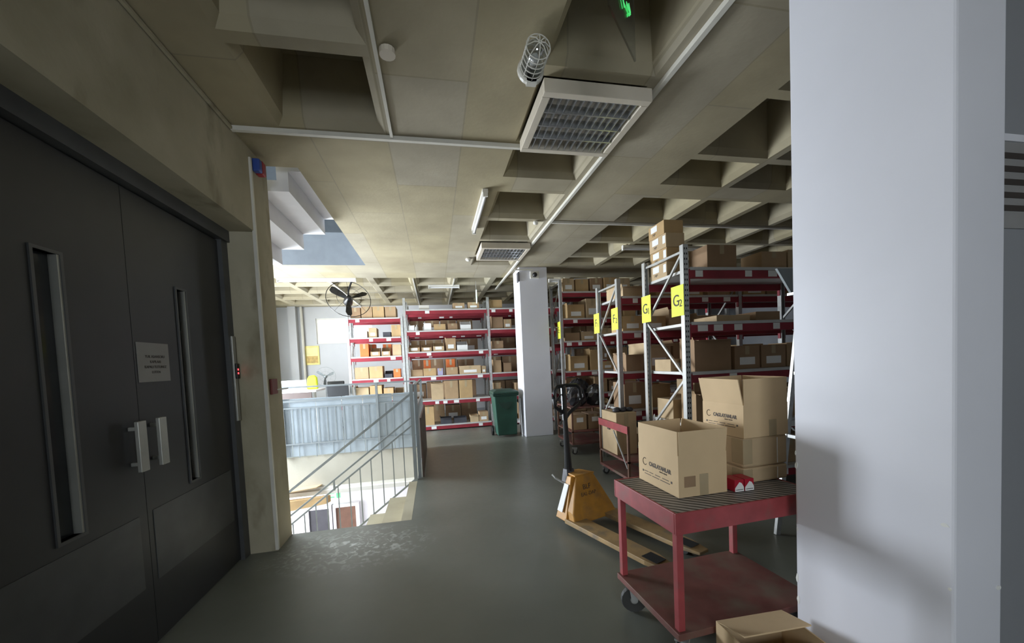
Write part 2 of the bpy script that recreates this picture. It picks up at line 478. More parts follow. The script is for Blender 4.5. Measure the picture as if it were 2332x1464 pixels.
W_STAIR = (5.75, 8.65, .15, 2.2); W_UP = (4.3, 6.9, 4.3, 6.9); W_SIDE = (9.15, 10.85, 1.0, 2.95); W_LOW = (6.2, 9.2, -3.4, -1.0)
struct('wall_left_outer', wall_with_holes('x', XL, -.2, 3.5, YB, LZ, UZ, [W_STAIR, W_UP, W_SIDE, W_LOW]), M_GREYWALL)
W_BACK = (-3.28, -1.75, 2.24, 2.97)
struct('wall_back', wall_with_holes('y', YB, .25, XL, XR, -.55, TOPZ, [W_BACK]), M_GREYWALL)
W_REAR = (-1.25, .55, 1.1, 2.7)
struct('wall_front', wall_with_holes('y', YF, -.2, -1.62, XR, -.1, TOPZ, [W_REAR]), M_DARKWALL)
struct('wall_right_outer', B(XR, YF, -.1, XR + .2, YB, TOPZ), M_DARKWALL)
# near left wall: lift lobby with lintel, deep door recess and concrete pier
wl = MB()
wl.box(-1.95, YF, 2.64, -1.37, 3.52, TOPZ)
wl.box(-1.95, YF, 0, -1.37, 1.1, 2.64)
struct('wall_left', wl, M_CONC)
struct('wall_left_pier', B(-1.95, 3.52, LZ, -1.37, 3.84, TOPZ), M_CONC)
struct('wall_left_shaft', B(XL, 3.6, LZ, -1.95, 3.84, UZ).box(-1.99, YF, LZ, -1.95, 3.6, TOPZ), M_GREYWALL)
struct('wall_right', B(1.845, 1.06, 0, XR, 1.19, HC), M_DARKWALL)
# upper stairwell and lower hall
up_ = MB(); up_.box(XL, 9.5, TOPZ, XR, 9.7, UZ).box(XL, 3.4, UZ, XR, 9.7, UZ + .2).box(3, 3.4, TOPZ, 3.2, 9.7, UZ).box(XL, 3.4, TOPZ, 3.2, 3.6, UZ)
struct('wall_upper', up_, M_UPPER)
lo_ = MB(); lo_.box(XL, 9.6, LZ, 3, 9.8, -.55).box(3, 0, LZ, 3.2, 9.8, -.55).box(XL, 2.0, LZ, 3.2, 2.2, -.55)
struct('wall_lower', lo_, M_WHITEPAINT)
struct('floor_lower', B(XL, 2.0, LZ - .2, 3.2, 9.8, LZ), M_WHITEPAINT)


def window(n, axis, pos, hole, ax):
    a0, a1, z0, z1 = hole; fr = MB(); t = .05
    def bx(p0, p1, q0, q1, d0=0., d1=.06):
        if axis == 'x': fr.box(pos + d0 - .08, p0, q0, pos + d1 - .08, p1, q1)
        else: fr.box(p0, pos + d0 + .04, q0, p1, pos + d1 + .04, q1)
    bx(a0, a0 + t, z0, z1); bx(a1 - t, a1, z0, z1); bx(a0 + t, a1 - t, z0, z0 + t); bx(a0 + t, a1 - t, z1 - t, z1)
    if ax:
        md = (a0 + a1) / 2; bx(md - t / 2, md + t / 2, z0 + t, z1 - t)
    o = struct('window_%d' % n, fr, M_WHITE)
    g = MB()
    if axis == 'x': g.box(pos - .052, a0 + t, z0 + t, pos - .048, a1 - t, z1 - t)
    else: g.box(a0 + t, pos + .068, z0 + t, a1 - t, pos + .072, z1 - t)
    g.build('window_pane', M_PANE, o)
    return o


window(1, 'y', YB, W_BACK, False); window(2, 'x', XL, W_STAIR, True); window(3, 'x', XL, W_UP, True)
window(4, 'x', XL, W_SIDE, True); window(5, 'x', XL, W_LOW, True); window(6, 'y', YF - .2, W_REAR, True)

# columns
tb = struct('trim_1', B(1.632, .935, 0, 1.845, 1.505, HC), M_COLUMN, bevel=.008)
for i, (x, y, z, w, h) in enumerate(((1.632, 1.500, 1.01, .010, .026), (1.632, 1.497, .955, .018, .042), (1.632, 1.495, .65, .010, .026), (1.632, 1.500, .41, .014, .06), (1.632, 1.495, .31, .018, .05),
                                     (1.632, .96, .89, .026, .016), (1.632, .947, .68, .012, .014), (1.828, .935, .66, .026, .02))):
    k = 9; pts = []
    for j in range(k):
        a = 2 * math.pi * j / k; q = .6 + .4 * rng.random()
        pts.append((math.cos(a) * w / 2 * q, math.sin(a) * h / 2 * q))
    mb = MB(); r0 = []; r1 = []
    for u, v in pts:
        if i < 7: r0.append((x + .001, y + u, z + v)); r1.append((x - .0015, y + u, z + v))
        else: r0.append((x + u, y + .001, z + v)); r1.append((x + u, y - .0015, z + v))
    mb.loft([r0, r1]); mb.build('chipped_plaster', M_CHIP, tb)
t2 = struct('trim_2', B(1.68, 7.33, 0, 2.24, 7.88, HC), M_COLUMN, bevel=.008)
# dark skirting strip at the foot of the near column
struct('baseboard_right', B(1.622, .935, 0, 1.632, 1.505, .05), M_BLACK)
# pipe risers and trims on the far walls
struct('trim_3', B(-3.95, 11.85, 0, -3.75, 12, HC), M_GREYWALL)
struct('trim_4', MB().tube([(-3.62, 11.93, 0), (-3.62, 11.93, HC)], .035), M_PIPE)
struct('baseboard_back', B(-3.75, 11.975, 0, XR, 12, .09), M_DARKWALL)

# ------------------------------------------------------------------ lift lobby doors
DX = -1.61
fr = MB(); fr.box(DX - .1, 3.43, 0, DX + .03, 3.52, 2.60); fr.box(DX - .1, 1.44, 0, DX + .03, 1.53, 2.60); fr.box(DX - .1, 1.1, 2.55, DX + .05, 3.52, 2.66)
fr.box(DX - .1, 1.1, 0, DX + .0, 1.44, 2.55)
struct('trim_5', fr, M_DOORFR)


def leaf(n, y0, y1, wy0, wy1, hy, lab):
    z0, z1 = .81, 2.06
    mb = MB()
    mb.box(DX - .05, y0, .01, DX, wy0, 2.54).box(DX - .05, wy1, .01, DX, y1, 2.54).box(DX - .05, wy0, .01, DX, wy1, z0).box(DX - .05, wy0, z1, DX, wy1, 2.54)
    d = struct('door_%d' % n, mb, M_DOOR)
    f = MB(); t = .014
    f.box(DX - .03, wy0 - t, z0 - t, DX + .008, wy0, z1 + t).box(DX - .03, wy1, z0 - t, DX + .008, wy1 + t, z1 + t)
    f.box(DX - .03, wy0, z0 - t, DX + .008, wy1, z0).box(DX - .03, wy0, z1, DX + .008, wy1, z1 + t)
    f.build('pane_frame', M_DOORFR, d)
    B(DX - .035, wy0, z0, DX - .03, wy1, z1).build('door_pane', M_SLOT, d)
    ed = B(DX - .03, wy1 - .012, z0, DX + .004, wy1, z1).build('reveal_strip', M_HANDLE, d)
    h = MB(); h.box(DX + .045, hy - .03, 1.0, DX + .065, hy + .03, 1.27)
    h.box(DX, hy - .008, 1.03, DX + .046, hy + .008, 1.05).box(DX, hy - .008, 1.22, DX + .046, hy + .008, 1.24)
    h.build('door_handle', M_HANDLE, d, bevel=.003)
    B(DX, y0 + .02 if n == 1 else y0 + .04, .35, DX + .003, y1 - .06, .75).build('kick_plate', M_DOORFR, d)
    return d


leaf(1, 1.53, 2.478, 1.97, 2.09, 2.40, '')
leaf(2, 2.482, 3.43, 2.88, 2.97, 2.56, '')
nt_ = thing('paper_notice', 'white paper notice taped to the dark lift door at eye height', 'notice')
B(DX + .001, 2.50, 1.475, DX + .003, 2.76, 1.70).build('sheet', M_PAPERDIM, nt_)
for i, (s, z, sz) in enumerate((('YUK ASANSORU', 1.62, .022), ('KAPILARI', 1.59, .022), ('KAPALI TUTUNUZ', 1.56, .022), ('LUTFEN', 1.53, .02))):
    text('lettering', s, sz, M_INK, nt_, (DX + .0035, 2.64, z), FACE_PX)
cp = thing('lift_call_panel', 'slim steel lift call panel with red lit display beside the doors', 'call panel')
B(DX + .03, 3.455, 1.12, DX + .045, 3.50, 1.80).build('plate', M_HANDLE, cp, bevel=.003)
B(DX + .045, 3.458, 1.46, DX + .06, 3.498, 1.58).build('display_housing', M_BLACK, cp, bevel=.003)
mb = MB()
for a, b_ in ((0, 0), (1, 0)):
    z = 1.495 + .03 * a; mb.box(DX + .0455 + .0145, 3.47, z, DX + .0615, 3.486, z + .014)
mb.build('display', M_LED, cp)
ab = thing('fire_alarm_box', 'dull red fire alarm box with a short rod on the concrete pier', 'alarm box')
B(-1.37, 3.58, 1.31, -1.35, 3.70, 1.44).build('box_body', M_DULLRED, ab, bevel=.004)
MB().tube([(-1.35, 3.68, 1.345), (-1.32, 3.84, 1.345)], .006).build('rod', M_HANDLE, ab)
al = thing('alarm_sounder', 'small blue and red alarm sounder high on the concrete pier', 'sounder')
MB().box(-1.37, 3.54, 3.14, -1.31, 3.60, 3.24).build('blue_half', M_BLUE, al, bevel=.01)
MB().box(-1.37, 3.60, 3.14, -1.31, 3.67, 3.25).build('red_half', M_REDDEV, al, bevel=.01)

# ------------------------------------------------------------------ conduits
def conduit(lab, pts, r=.014, m=M_PIPE):
    mb = MB()
    for a, b_ in zip(pts, pts[1:]): mb.bar(a, b_, r * 2, r * 2)
    return tag(mb.build('cable_conduit', m), lab, 'conduit')


conduit('long cream conduit running away along the edge of the main ceiling beam', [(1.57, -1, HC - .016), (1.57, 7.33, HC - .016), (1.57, 9.5, HC - .016)], .016)
conduit('cream conduit crossing the ceiling from the left wall to the louvred lamp', [(-1.36, 3.22, HC - .016), (1.54, 3.22, HC - .016)], .016)
conduit('cream conduit crossing the dark coffers above the racks on the right', [(1.59, 4.91, HC - .016), (6.6, 4.91, HC - .016)], .014)
conduit('cream conduit running down the corner of the concrete pier', [(-1.366, 3.50, .02), (-1.366, 3.50, 3.22)], .012)
conduit('cream conduit along the dark coffers near the left wall', [(-.235, -1, HC - .012), (-.235, 3.2, HC - .012)], .011)
conduit('thin conduit along the top of the left concrete wall', [(-1.355, -1, HC - .02), (-1.355, 3.2, HC - .02)], .009, M_CONC)
conduit('pale conduit along a rib over the stairwell side of the far ceiling', [(-2.0, 8.3, HC - .012), (-2.0, 11.9, HC - .012)], .014)
conduit('pale conduit along a rib above the left end of the back racks', [(-.35, 8.3, HC - .012), (-.35, 11.9, HC - .012)], .012)
conduit('pale conduit along a rib above the middle of the back racks', [(.5, 8.3, HC - .012), (.5, 11.9, HC - .012)], .012)
tag(MB().lathe([(.045, 0), (.045, .03), (.02, .035)], (-.17, 2.35, HC - .036), 14).build('junction_box', M_CREAM), 'small round cream junction box on the ceiling by the coffers', 'junction box')
tag(MB().lathe([(.01, -.06), (.04, -.045), (.05, -.02), (.03, 0)], (.66, 6.72, HC), 14).build('smoke_detector', M_WHITE, smooth=True), 'round white smoke detector beyond the second louvred lamp', 'detector')
tag(MB().lathe([(.01, -.05), (.03, -.04), (.035, -.02), (.025, 0)], (1.38, 4.92, HC), 14).build('smoke_detector', M_WHITE, smooth=True), 'small white smoke detector beside the long beam conduit', 'detector')

# ------------------------------------------------------------------ louvred ceiling lamps
def louvre(lab, x0, x1, y0, y1, nx, ny):
    t = thing('ceiling_lamp', lab, 'ceiling lamp', ((x0 + x1) / 2, (y0 + y1) / 2, HC - .09), group='louvred ceiling lamps')
    w, d = (x1 - x0) / 2, (y1 - y0) / 2; f = .055
    h = MB(); h.box(-w, -d, .0, w, -d + f, .088).box(-w, d - f, .0, w, d, .088).box(-w, -d + f, .0, -w + f, d - f, .088).box(w - f, -d + f, .0, w, d - f, .088)
    h.box(-w + f, -d + f, .08, w - f, d - f, .088)
    h.build('housing', M_CREAM, t, bevel=.006)
    iw, id_ = w - f, d - f
    for k in range(ny - 1):
        y = -id_ + 2 * id_ * (k + 1) / ny
        B(-iw, y - .006, .002, iw, y + .006, .060).build('long_louvre', M_SILVER, t)
    for k in range(nx):
        x = -iw + 2 * iw * (k + .5) / nx
        mb = MB(); mb.loft([[(x - .001, -id_, .004), (x + .003, -id_, .004), (x + .003, id_, .004), (x - .001, id_, .004)],
                            [(x + .003, -id_, .056), (x + .006, -id_, .056), (x + .006, id_, .056), (x + .003, id_, .056)]])
        mb.build('cross_louvre', M_SILVER, t)
    for k in range(ny):
        y = -id_ + 2 * id_ * (k + .5) / ny
        MB().tube([(-iw, y, .066), (iw, y, .066)], .012).build('lamp_tube', M_TUBE, t)


louvre('large cream louvred ceiling lamp nearest the camera, unlit', .78, 1.54, 2.44, 3.16, 12, 4)
louvre('smaller looking cream louvred ceiling lamp farther along the same beam, unlit', .78, 1.54, 5.83, 6.55, 12, 4)


def batten(lab, a, b_, group='tube battens'):
    a, b_ = Vector(a), Vector(b_); d = (b_ - a); L = d.length; ang = math.atan2(d.y, d.x)
    t = thing('tube_light', lab, 'tube light', a, ang, group)
    B(0, -.03, .03, L, .03, .07).build('body', M_WHITE, t, bevel=.004)
    B(0, -.025, -.01, .02, .025, .03).build('end_cap', M_WHITE, t); B(L - .02, -.025, -.01, L, .025, .03).build('end_cap', M_WHITE, t)
    MB().tube([(.02, 0, .01), (L - .02, 0, .01)], .014).build('lamp_tube', M_TUBE, t)


batten('white tube light on the flat slab left of the small coffers', (.61, 4.05, HC - .07), (.61, 5.25, HC - .07))
batten('white tube light just beyond the ceiling opening, over the hanging fan', (-2.9, 8.26, HC - .07), (-1.45, 8.26, HC - .07))
batten('white tube light over the back racks, near their middle', (-.05, 9.0, HC - .07), (.65, 9.0, HC - .07))
batten('white tube light above the racks at the right, behind the stacked cartons', (3.1, 5.9, HC - .07), (4.6, 5.9, HC - .07))
batten('white tube light high over the far right racks', (2.6, 8.4, HC - .07), (4.1, 8.4, HC - .07))

# caged bulkhead lamp
cl = thing('caged_wall_lamp', 'clear glass bulkhead lamp in a white wire cage on the ceiling', 'caged lamp', (.655, 2.13, HC))
MB().lathe([(.075, -.03), (.08, -.02), (.08, 0)], (0, 0, 0), 20).build('base', M_WHITE, cl, smooth=False)
rings = []
for i in range(7):
    a = i / 6 * math.pi / 2; rings.append((.058 * math.cos(a) + .002, -.03 - .12 - .06 * math.sin(a)))
MB().lathe([(.058, -.03), (.058, -.13)] + rings, (0, 0, 0), 20).build('glass_dome', M_DOME, cl, smooth=True)
for k in range(5):
    z = -.045 - k * .036
    MB().tube([(.068 * math.cos(2 * math.pi * j / 20), .068 * math.sin(2 * math.pi * j / 20), z) for j in range(20)], .003, 6, closed=True).build('cage_ring', M_WHITE, cl)
for k in range(4):
    a = math.pi / 4 * k
    MB().tube([(.068 * math.cos(a), .068 * math.sin(a), -.03), (.068 * math.cos(a), .068 * math.sin(a), -.19), (.03 * math.cos(a), .03 * math.sin(a), -.222),
               (-.03 * math.cos(a), -.03 * math.sin(a), -.222), (-.068 * math.cos(a), -.068 * math.sin(a), -.19), (-.068 * math.cos(a), -.068 * math.sin(a), -.03)], .003, 6).build('cage_wire', M_WHITE, cl)
MB().lathe([(.006, -.14), (.022, -.12), (.026, -.09), (.014, -.05), (.014, -.03)], (0, 0, 0), 12).build('bulb', M_TUBE, cl, smooth=True)
B(-.03, .005, -.03, .03, .085, .0).build('mount_block', M_WHITE, cl)
cl.location = (.65, 2.30, HC - .085); cl.rotation_euler = (R(-90), 0, 0)

# hanging exit signs
es = thing('exit_sign', 'clear acrylic exit sign with green figure hanging near the camera', 'exit sign', (1.0, 1.72, 2.88), R(-135))
B(0, -.004, 0, .36, .004, .34).build('plate', M_ACRYL, es)
B(-.01, -.02, .34, .37, .02, .38).build('lamp_housing', M_WHITE, es)
mb = MB(); mb.lathe([(.001, 0), (.013, .004), (.013, .01), (.001, .014)], (0, 0, 0), 10)
fig = MB()
fig.box(.17, -.0055, .10, .20, -.0042, .15).bar((.185, -.005, .11), (.14, -.005, .06), .002, .014).bar((.185, -.005, .10), (.225, -.005, .05), .002, .014)
fig.bar((.19, -.005, .145), (.235, -.005, .12), .002, .01).bar((.18, -.005, .145), (.14, -.005, .125), .002, .01).box(.18, -.0055, .158, .2, -.0042, .178)
fig.bar((.05, -.005, .1), (.11, -.005, .1), .002, .016).bar((.05, -.005, .1), (.075, -.005, .125), .002, .012).bar((.05, -.005, .1), (.075, -.005, .075), .002, .012)
fig.v = [(x + .02, y, z + .07) for x, y, z in fig.v]
fb = MB(); fb.v = [(x, -y, z) for x, y, z in fig.v]; fb.f = list(fig.f); fb.mi = list(fig.mi)
fig.build('running_figure', M_EXIT, es); fb.build('running_figure', M_EXIT, es)
for x in (.05, .31): MB().tube([(x, 0, .38), (x, 0, .44)], .004, 6).build('hanger', M_HANDLE, es)
es2 = thing('exit_sign', 'small lit exit sign hanging edge on above the back racks', 'exit sign', (.98, 8.55, 2.86), R(84))
B(0, -.012, 0, .4, .012, .24).build('panel', M_EXITW, es2)
B(.05, -.0135, .05, .35, -.0122, .19).build('green_field', M_EXIT, es2)
for x in (.05, .35): MB().tube([(x, 0, .24), (x, 0, .44)], .005, 6).build('hanger', M_HANDLE, es2)

# security camera on far column
sc_ = thing('security_camera', 'white dome security camera at the top of the far column', 'security camera', (1.98, 7.33, 3.14))
B(-.09, -.05, -.07, .09, 0, .07).build('mount_box', M_WHITE, sc_, bevel=.01)
mb = MB().lathe([(.002, .05), (.03, .043), (.045, .02), (.048, 0)], (0, 0, 0), 16); mb.xf(Matrix.Translation((.0, -.05, 0)) @ Matrix.Rotation(R(90), 4, 'X'))
mb.build('lens_dome', M_BLACK, sc_, smooth=True)
tag(B(1.66, 7.30, 3.02, 1.678, 7.45, 3.2).build('wall_switch_box', M_DARKBIN), 'small dark switch box high on the side of the far column', 'switch box')
conduit('short white conduit from the column edge to the security camera', [(1.6, 7.31, 3.24), (1.96, 7.31, 3.24)], .01)

# paper notice on right wall
wn = thing('wall_list', 'large paper list fixed high on the wall right of the column', 'notice')
B(1.85, 1.0545, 1.905, 2.5, 1.0595, 2.215).build('sheet', M_PAPERDIM, wn)
B(1.85, 1.048, 2.215, 2.5, 1.0595, 2.24).build('top_strip', M_COLUMN, wn)
for k in range(5):
    B(1.885 if k == 0 else 1.923, 1.052, 2.155 - k * .047, 2.45, 1.0543, 2.176 - k * .047).build('text_line', M_INK, wn)

# ------------------------------------------------------------------ stairs
ST, SR = .25, .185


def flight2(name, n, x0, z0, y0, y1, t, m):
    """folded concrete flight going down to -X, one closed zigzag plate"""
    top = [(x0, z0)]; bot = [(x0 + t, z0)]
    for i in range(n):
        top += [(x0 - i * ST, z0 - (i + 1) * SR), (x0 - (i + 1) * ST, z0 - (i + 1) * SR)]
        bot += [(x0 - i * ST + t, z0 - (i + 1) * SR - t), (x0 - (i + 1) * ST + t, z0 - (i + 1) * SR - t)]
    bot[-1] = (x0 - n * ST, z0 - n * SR - t)
    out = top + list(reversed(bot)); k = len(out)
    mb = MB(); mb.v = [(x, y0, z) for x, z in out] + [(x, y1, z) for x, z in out]
    for i in range(k):
        j = (i + 1) % k; mb.f.append((i, j, k + j, k + i)); mb.mi.append(0)
    mb.f.append(tuple(range(k))); mb.f.append(tuple(range(k, 2 * k))); mb.mi += [0, 0]
    return mb.build(name, m)


tag(flight2('staircase', 10, OX1 - .102, -.002, 3.845, 5.12, .10, M_STAIR), 'concrete stair flight going down left through the floor opening', 'staircase', kind='structure')
tag(flight2('staircase', 13, CX1 + .02, 3.62, 3.95, 5.15, .10, M_WHITEPAINT), 'white folded stair flight seen from below in the ceiling opening', 'staircase', kind='structure')
struct('trim_6', B(XL, 3.90, -2.05, -2.8, 7.2, -1.85), M_SLAB)

# stair railing
RY = 5.2
sr = thing('stair_railing', 'grey steel stair railing sloping down left into the stairwell', 'railing', (OX1 - .02, RY, 0))
sl = .74
B(-.022, -.022, -.12, .022, .022, 1.26).build('newel_post', M_RAIL, sr)
Lr = 2.9
for nm, z in (('handrail', 1.14), ('mid_rail', .84), ('mid_rail', .73), ('bottom_rail', 0.01)):
    L = Lr if nm != 'bottom_rail' else 2.4
    MB().bar((0, 0, z), (-L, 0, z - sl * L), .022 if nm == 'handrail' else .018, .03 if nm == 'handrail' else .022).build(nm, M_RAIL, sr)
for k in range(1, 19):
    x = -.138 * k
    MB().bar((x, 0, .73 + sl * x), (x, 0, .0 + sl * x), .012, .012).build('baluster', M_RAIL, sr)
B(-1.02, -.012, -.02 + .84 - 1.02 * sl - .10, -1.0, .012, .84 - 1.0 * sl).build('bracket', M_RAIL, sr)
B(-2.92, -.02, -3.2, -2.88, .02, 1.14 - sl * 2.9).build('newel_post', M_RAIL, sr)
# guard along the right side of the opening
g2 = thing('guard_railing', 'grey railing along the right edge of the stair opening', 'railing', (OX1 + .03, 5.2, 0))
for z in (1.24, .95, .1):
    MB().bar((0, .02, z), (0, 2.0, z), .025, .025).build('rail', M_RAIL, g2)
for k in range(1, 15):
    MB().bar((0, .14 * k, .1), (0, .14 * k, .95), .012, .012).build('baluster', M_RAIL, g2)
for y in (.05, 2.0): B(-.02, y - .02, 0, .02, y + .02, 1.25).build('post', M_RAIL, g2)
tag(B(OX1 + .065, 5.26, .005, OX1 + .085, 7.1, .80).build('board_panel', M_BROWN), 'brown board leaning along the railing right of the stair opening', 'board')
# far guard
g3 = thing('guard_railing', 'grey railing across the far side of the stair opening', 'railing', (OX1 - .06, 7.2, 0))
Lg = 3.2
for z, w in ((1.22, .04), (.98, .045), (.86, .03), (.24, .03)):
    MB().bar((0, 0, z), (-Lg, 0, z), .02, w * .7).build('rail', M_RAIL, g3)
for x in (0, -.68, -2.25, -Lg): B(x - .02, -.02, 0, x + .02, .02, 1.22).build('post', M_RAIL, g3)
for k in range(1, 23):
    if k % 1 == 0: MB().bar((-.138 * k, 0, .24), (-.138 * k, 0, .86), .016, .016).build('baluster', M_RAIL, g3)
for k in range(0, 12):
    MB().bar((-.276 * k - .07, 0, .0), (-.276 * k - .07, 0, .24), .012, .012).build('stub', M_RAIL, g3)
sp = MB(); n = 23; x0 = OX1 - .02
sheet = thing('sheet_panel', 'blue grey metal sheet panels fixed behind the far stair railing', 'sheet panel', (OX1 - .04, 7.24, 0))
edges = [0, -.44, -.95, -1.3, -1.72, -2.14, -2.62, -3.2]
for i, (a, b_) in enumerate(zip(edges, edges[1:])):
    o = B(b_ + .004, -.004 - .003 * (i % 2), .02, a - .004, .004 - .003 * (i % 2), 1.02).build('sheet', M_SHEET, sheet)

# bits hung on the slab edge and the lower hall
tag(MB().loft([[(-2.75, 7.05, -.57), (-2.1, 7.1, -.53), (-2.05, 7.28, -.53), (-2.75, 7.28, -.56)], [(-2.75, 7.05, -.555), (-2.1, 7.1, -.512), (-2.05, 7.28, -.512), (-2.75, 7.28, -.545)]]).build('cardboard_sheet', CARDS[1]),
    'flat cardboard sheet lying on the ledge under the stair opening', 'cardboard')
tag(MB().loft([[(-2.62, 7.0, -.86), (-1.95, 7.05, -.80), (-1.9, 7.16, -.80), (-2.6, 7.16, -.86)], [(-2.62, 7.03, -.70), (-1.95, 7.08, -.68), (-1.9, 7.16, -.68), (-2.6, 7.16, -.70)]]).build('cardboard_sheet', CARDS[3]),
    'folded brown cardboard hanging just below the ledge of the stair opening', 'cardboard')
es3 = thing('exit_sign', 'green exit sign over the doors on the floor below', 'exit sign', (-2.62, 9.45, -1.52))
B(-.02, -.02, 0, .38, .02, .24).build('panel', M_EXITW, es3)
mb = MB(); mb.bar((.05, -.022, .17), (.2, -.022, .17), .003, .03).bar((.05, -.022, .08), (.2, -.022, .08), .003, .03).box(.24, -.024, .05, .33, -.0205, .2)
mb.build('pictogram', M_EXIT, es3)
for i, (x, m_) in enumerate(((-3.02, M_DARKBIN), (-2.44, M_WOOD))):
    f = MB(); w = .44; f.box(x - .08, 9.5, LZ, x, 9.6, -1.65).box(x + w, 9.5, LZ, x + w + .08, 9.6, -1.65).box(x, 9.5, -1.72, x + w, 9.6, -1.65)
    d = struct('door_%d' % (3 + i), f, M_WHITEPAINT)
    B(x, 9.54, LZ, x + w, 9.58, -1.72).build('door_leaf', m_, d)
tag(MB().tube([(-3.45, 9.2, LZ), (-3.45, 9.2, -1.9)], .03).build('red_pole', M_PINK), 'thin red pole standing on the floor below the stairs', 'pole')

# ------------------------------------------------------------------ racks
def rack(lab, x0, bays, y0, y1, levels, zt, grp, holes=False, seed=1, zig=True, label_p=.5, rs=None, beam_h=.075):
    rg = random.Random(seed)
    t = thing('storage_rack', lab, 'storage rack', (x0, y0, 0), group=grp)
    D = y1 - y0; u = .055; xs = [0]
    for b_ in bays: xs.append(xs[-1] + b_)
    for i, x in enumerate(xs):
        for y in (0, D - u):
            mb = MB(); mb.box(x - u / 2, y, .0, x + u / 2, y + .008, zt); mb.box(x - u / 2, y + .008, 0, x - u / 2 + .01, y + u, zt); mb.box(x + u / 2 - .01, y + .008, 0, x + u / 2, y + u, zt)
            if y > 0: mb.v = [(a, 2 * y + u - b, c) for a, b, c in mb.v]
            mb.build('upright', M_PERF if (holes and i == 0) else M_GALV, t)
            B(x - .05, y - .01, 0, x + .05, y + u + .01, .006).build('foot_plate', M_GALV, t)
        za = zt - .06; side = 0
        MB().bar((x, .03, za), (x, D - .03, za), .022, .022).build('brace', M_GALV, t)
        while za > .35:
            zb = za - .62
            p, q = ((x, .04, za), (x, D - .04, zb)) if side == 0 else ((x, D - .04, za), (x, .04, zb))
            MB().bar(p, q, .02, .022).build('brace', M_GALV, t); side = 1 - side; za = zb
    for bi, (a, b_) in enumerate(zip(xs, xs[1:])):
        lv = levels[bi] if isinstance(levels[0], (list, tuple)) else levels
        for z in lv:
            for y in (0, D - .04):
                B(a + u / 2, y - .002, z - .03 - beam_h, b_ - u / 2, y + .038, z - .03).build('beam', M_RED, t)
                for e in ((a + u / 2, 1), (b_ - u / 2, -1)):
                    B(min(e[0], e[0] + .012 * e[1]), y - .006, z - .17, max(e[0], e[0] + .012 * e[1]), y + .03, z - .02).build('beam_bracket', M_RED, t)
            B(a + u / 2 + .013, -.007, z - .029, b_ - u / 2 - .013, D, z).build('shelf_panel', M_PANEL, t)
            k = a + .08 + rg.random() * .2
            while k < b_ - .2:
                if rg.random() < label_p:
                    w = .07 + rg.random() * .05
                    B(k, -.0045, z - .03 - beam_h + .012, k + w, -.0022, z - .032).build('shelf_label', M_PAPER, t)
                k += .17 + rg.random() * .22
    return t


LV_M = [.13, .70, 1.25, 1.80, 2.27, 2.74]
LV_E = [.28, .80, 1.25, 1.84, 2.28, 2.80]
LV_F = [.28, .78, 1.29, 1.83, 2.29]
LV_G = [.28, .78, 1.31, 1.80, 2.33]
BY0, BY1 = 8.9, 9.45
BX = [-.60, 1.27, 3.12]
rack('tall back rack with red beams behind the stairs, two bays wide', BX[0], [1.87, 1.85], BY0, BY1, LV_M, 3.0, 'racks along the back', seed=2)
rack('tall back rack standing behind the front one, seen through its shelves', BX[0], [1.87, 1.85], 9.60, 10.15, [z - .03 for z in LV_M], 3.0, 'racks along the back', seed=12)
LV_L = [.10, .74, 1.24, 1.75, 2.19, 2.64]
rack('back rack at the far left end with red beams and orange goods', -1.91, [1.20], 9.42, 9.97, LV_L, 2.72, 'racks along the back', seed=3)

LV_G = [.28, .78, 1.31, 1.80, 2.33]
rack('nearest rack on the right whose end frame carries the G1 and G2 cards', 2.43, [1.85, 1.85], 3.37, 4.13, LV_G, 2.55, 'racks on the right', holes=True, seed=4, label_p=.55)
LV_F = [.28, .78, 1.29, 1.83, 2.29]
rack('second rack on the right whose end frame carries the F1 and F2 cards', 2.43, [1.85, 1.85], 4.76, 5.44, LV_F, 2.52, 'racks on the right', seed=5)
LV_E = [.28, .80, 1.25, 1.84, 2.28, 2.80]
rack('rack beside the far column whose end frame carries the E2 card', 2.46, [1.85, 1.85], 7.2, 7.85, LV_E, 3.02, 'racks on the right', seed=6, label_p=.6)

# yellow row cards
def card(txt, y, z, w, h, lab, x=2.40, sz=.16):
    t = thing('row_card', lab, 'sign', (x, y, z), group='yellow row cards on the rack ends')
    B(-.0025, -w / 2, -h / 2, 0, w / 2, h / 2).build('card', M_SIGN, t)
    text('lettering', txt[0], sz, M_INK, t, (-.004, .018, .0), FACE_NX, sx=.95)
    text('lettering', txt[1], sz * .62, M_INK, t, (-.004, -.052, -.03), FACE_NX)


card('G1', 4.05, 2.02, .19, .30, 'yellow card reading G1 on the rear post of the nearest rack')
card('G2', 3.47, 2.02, .20, .30, 'yellow card reading G2 on the front post of the nearest rack')
card('F1', 5.43, 2.0, .19, .29, 'yellow card reading F1 on the second rack end')
card('F2', 4.84, 2.0, .19, .29, 'yellow card reading F2 on the second rack end')
card('E2', 7.30, 2.06, .19, .33, 'yellow card reading E2 on the rack beside the far column', x=2.43)


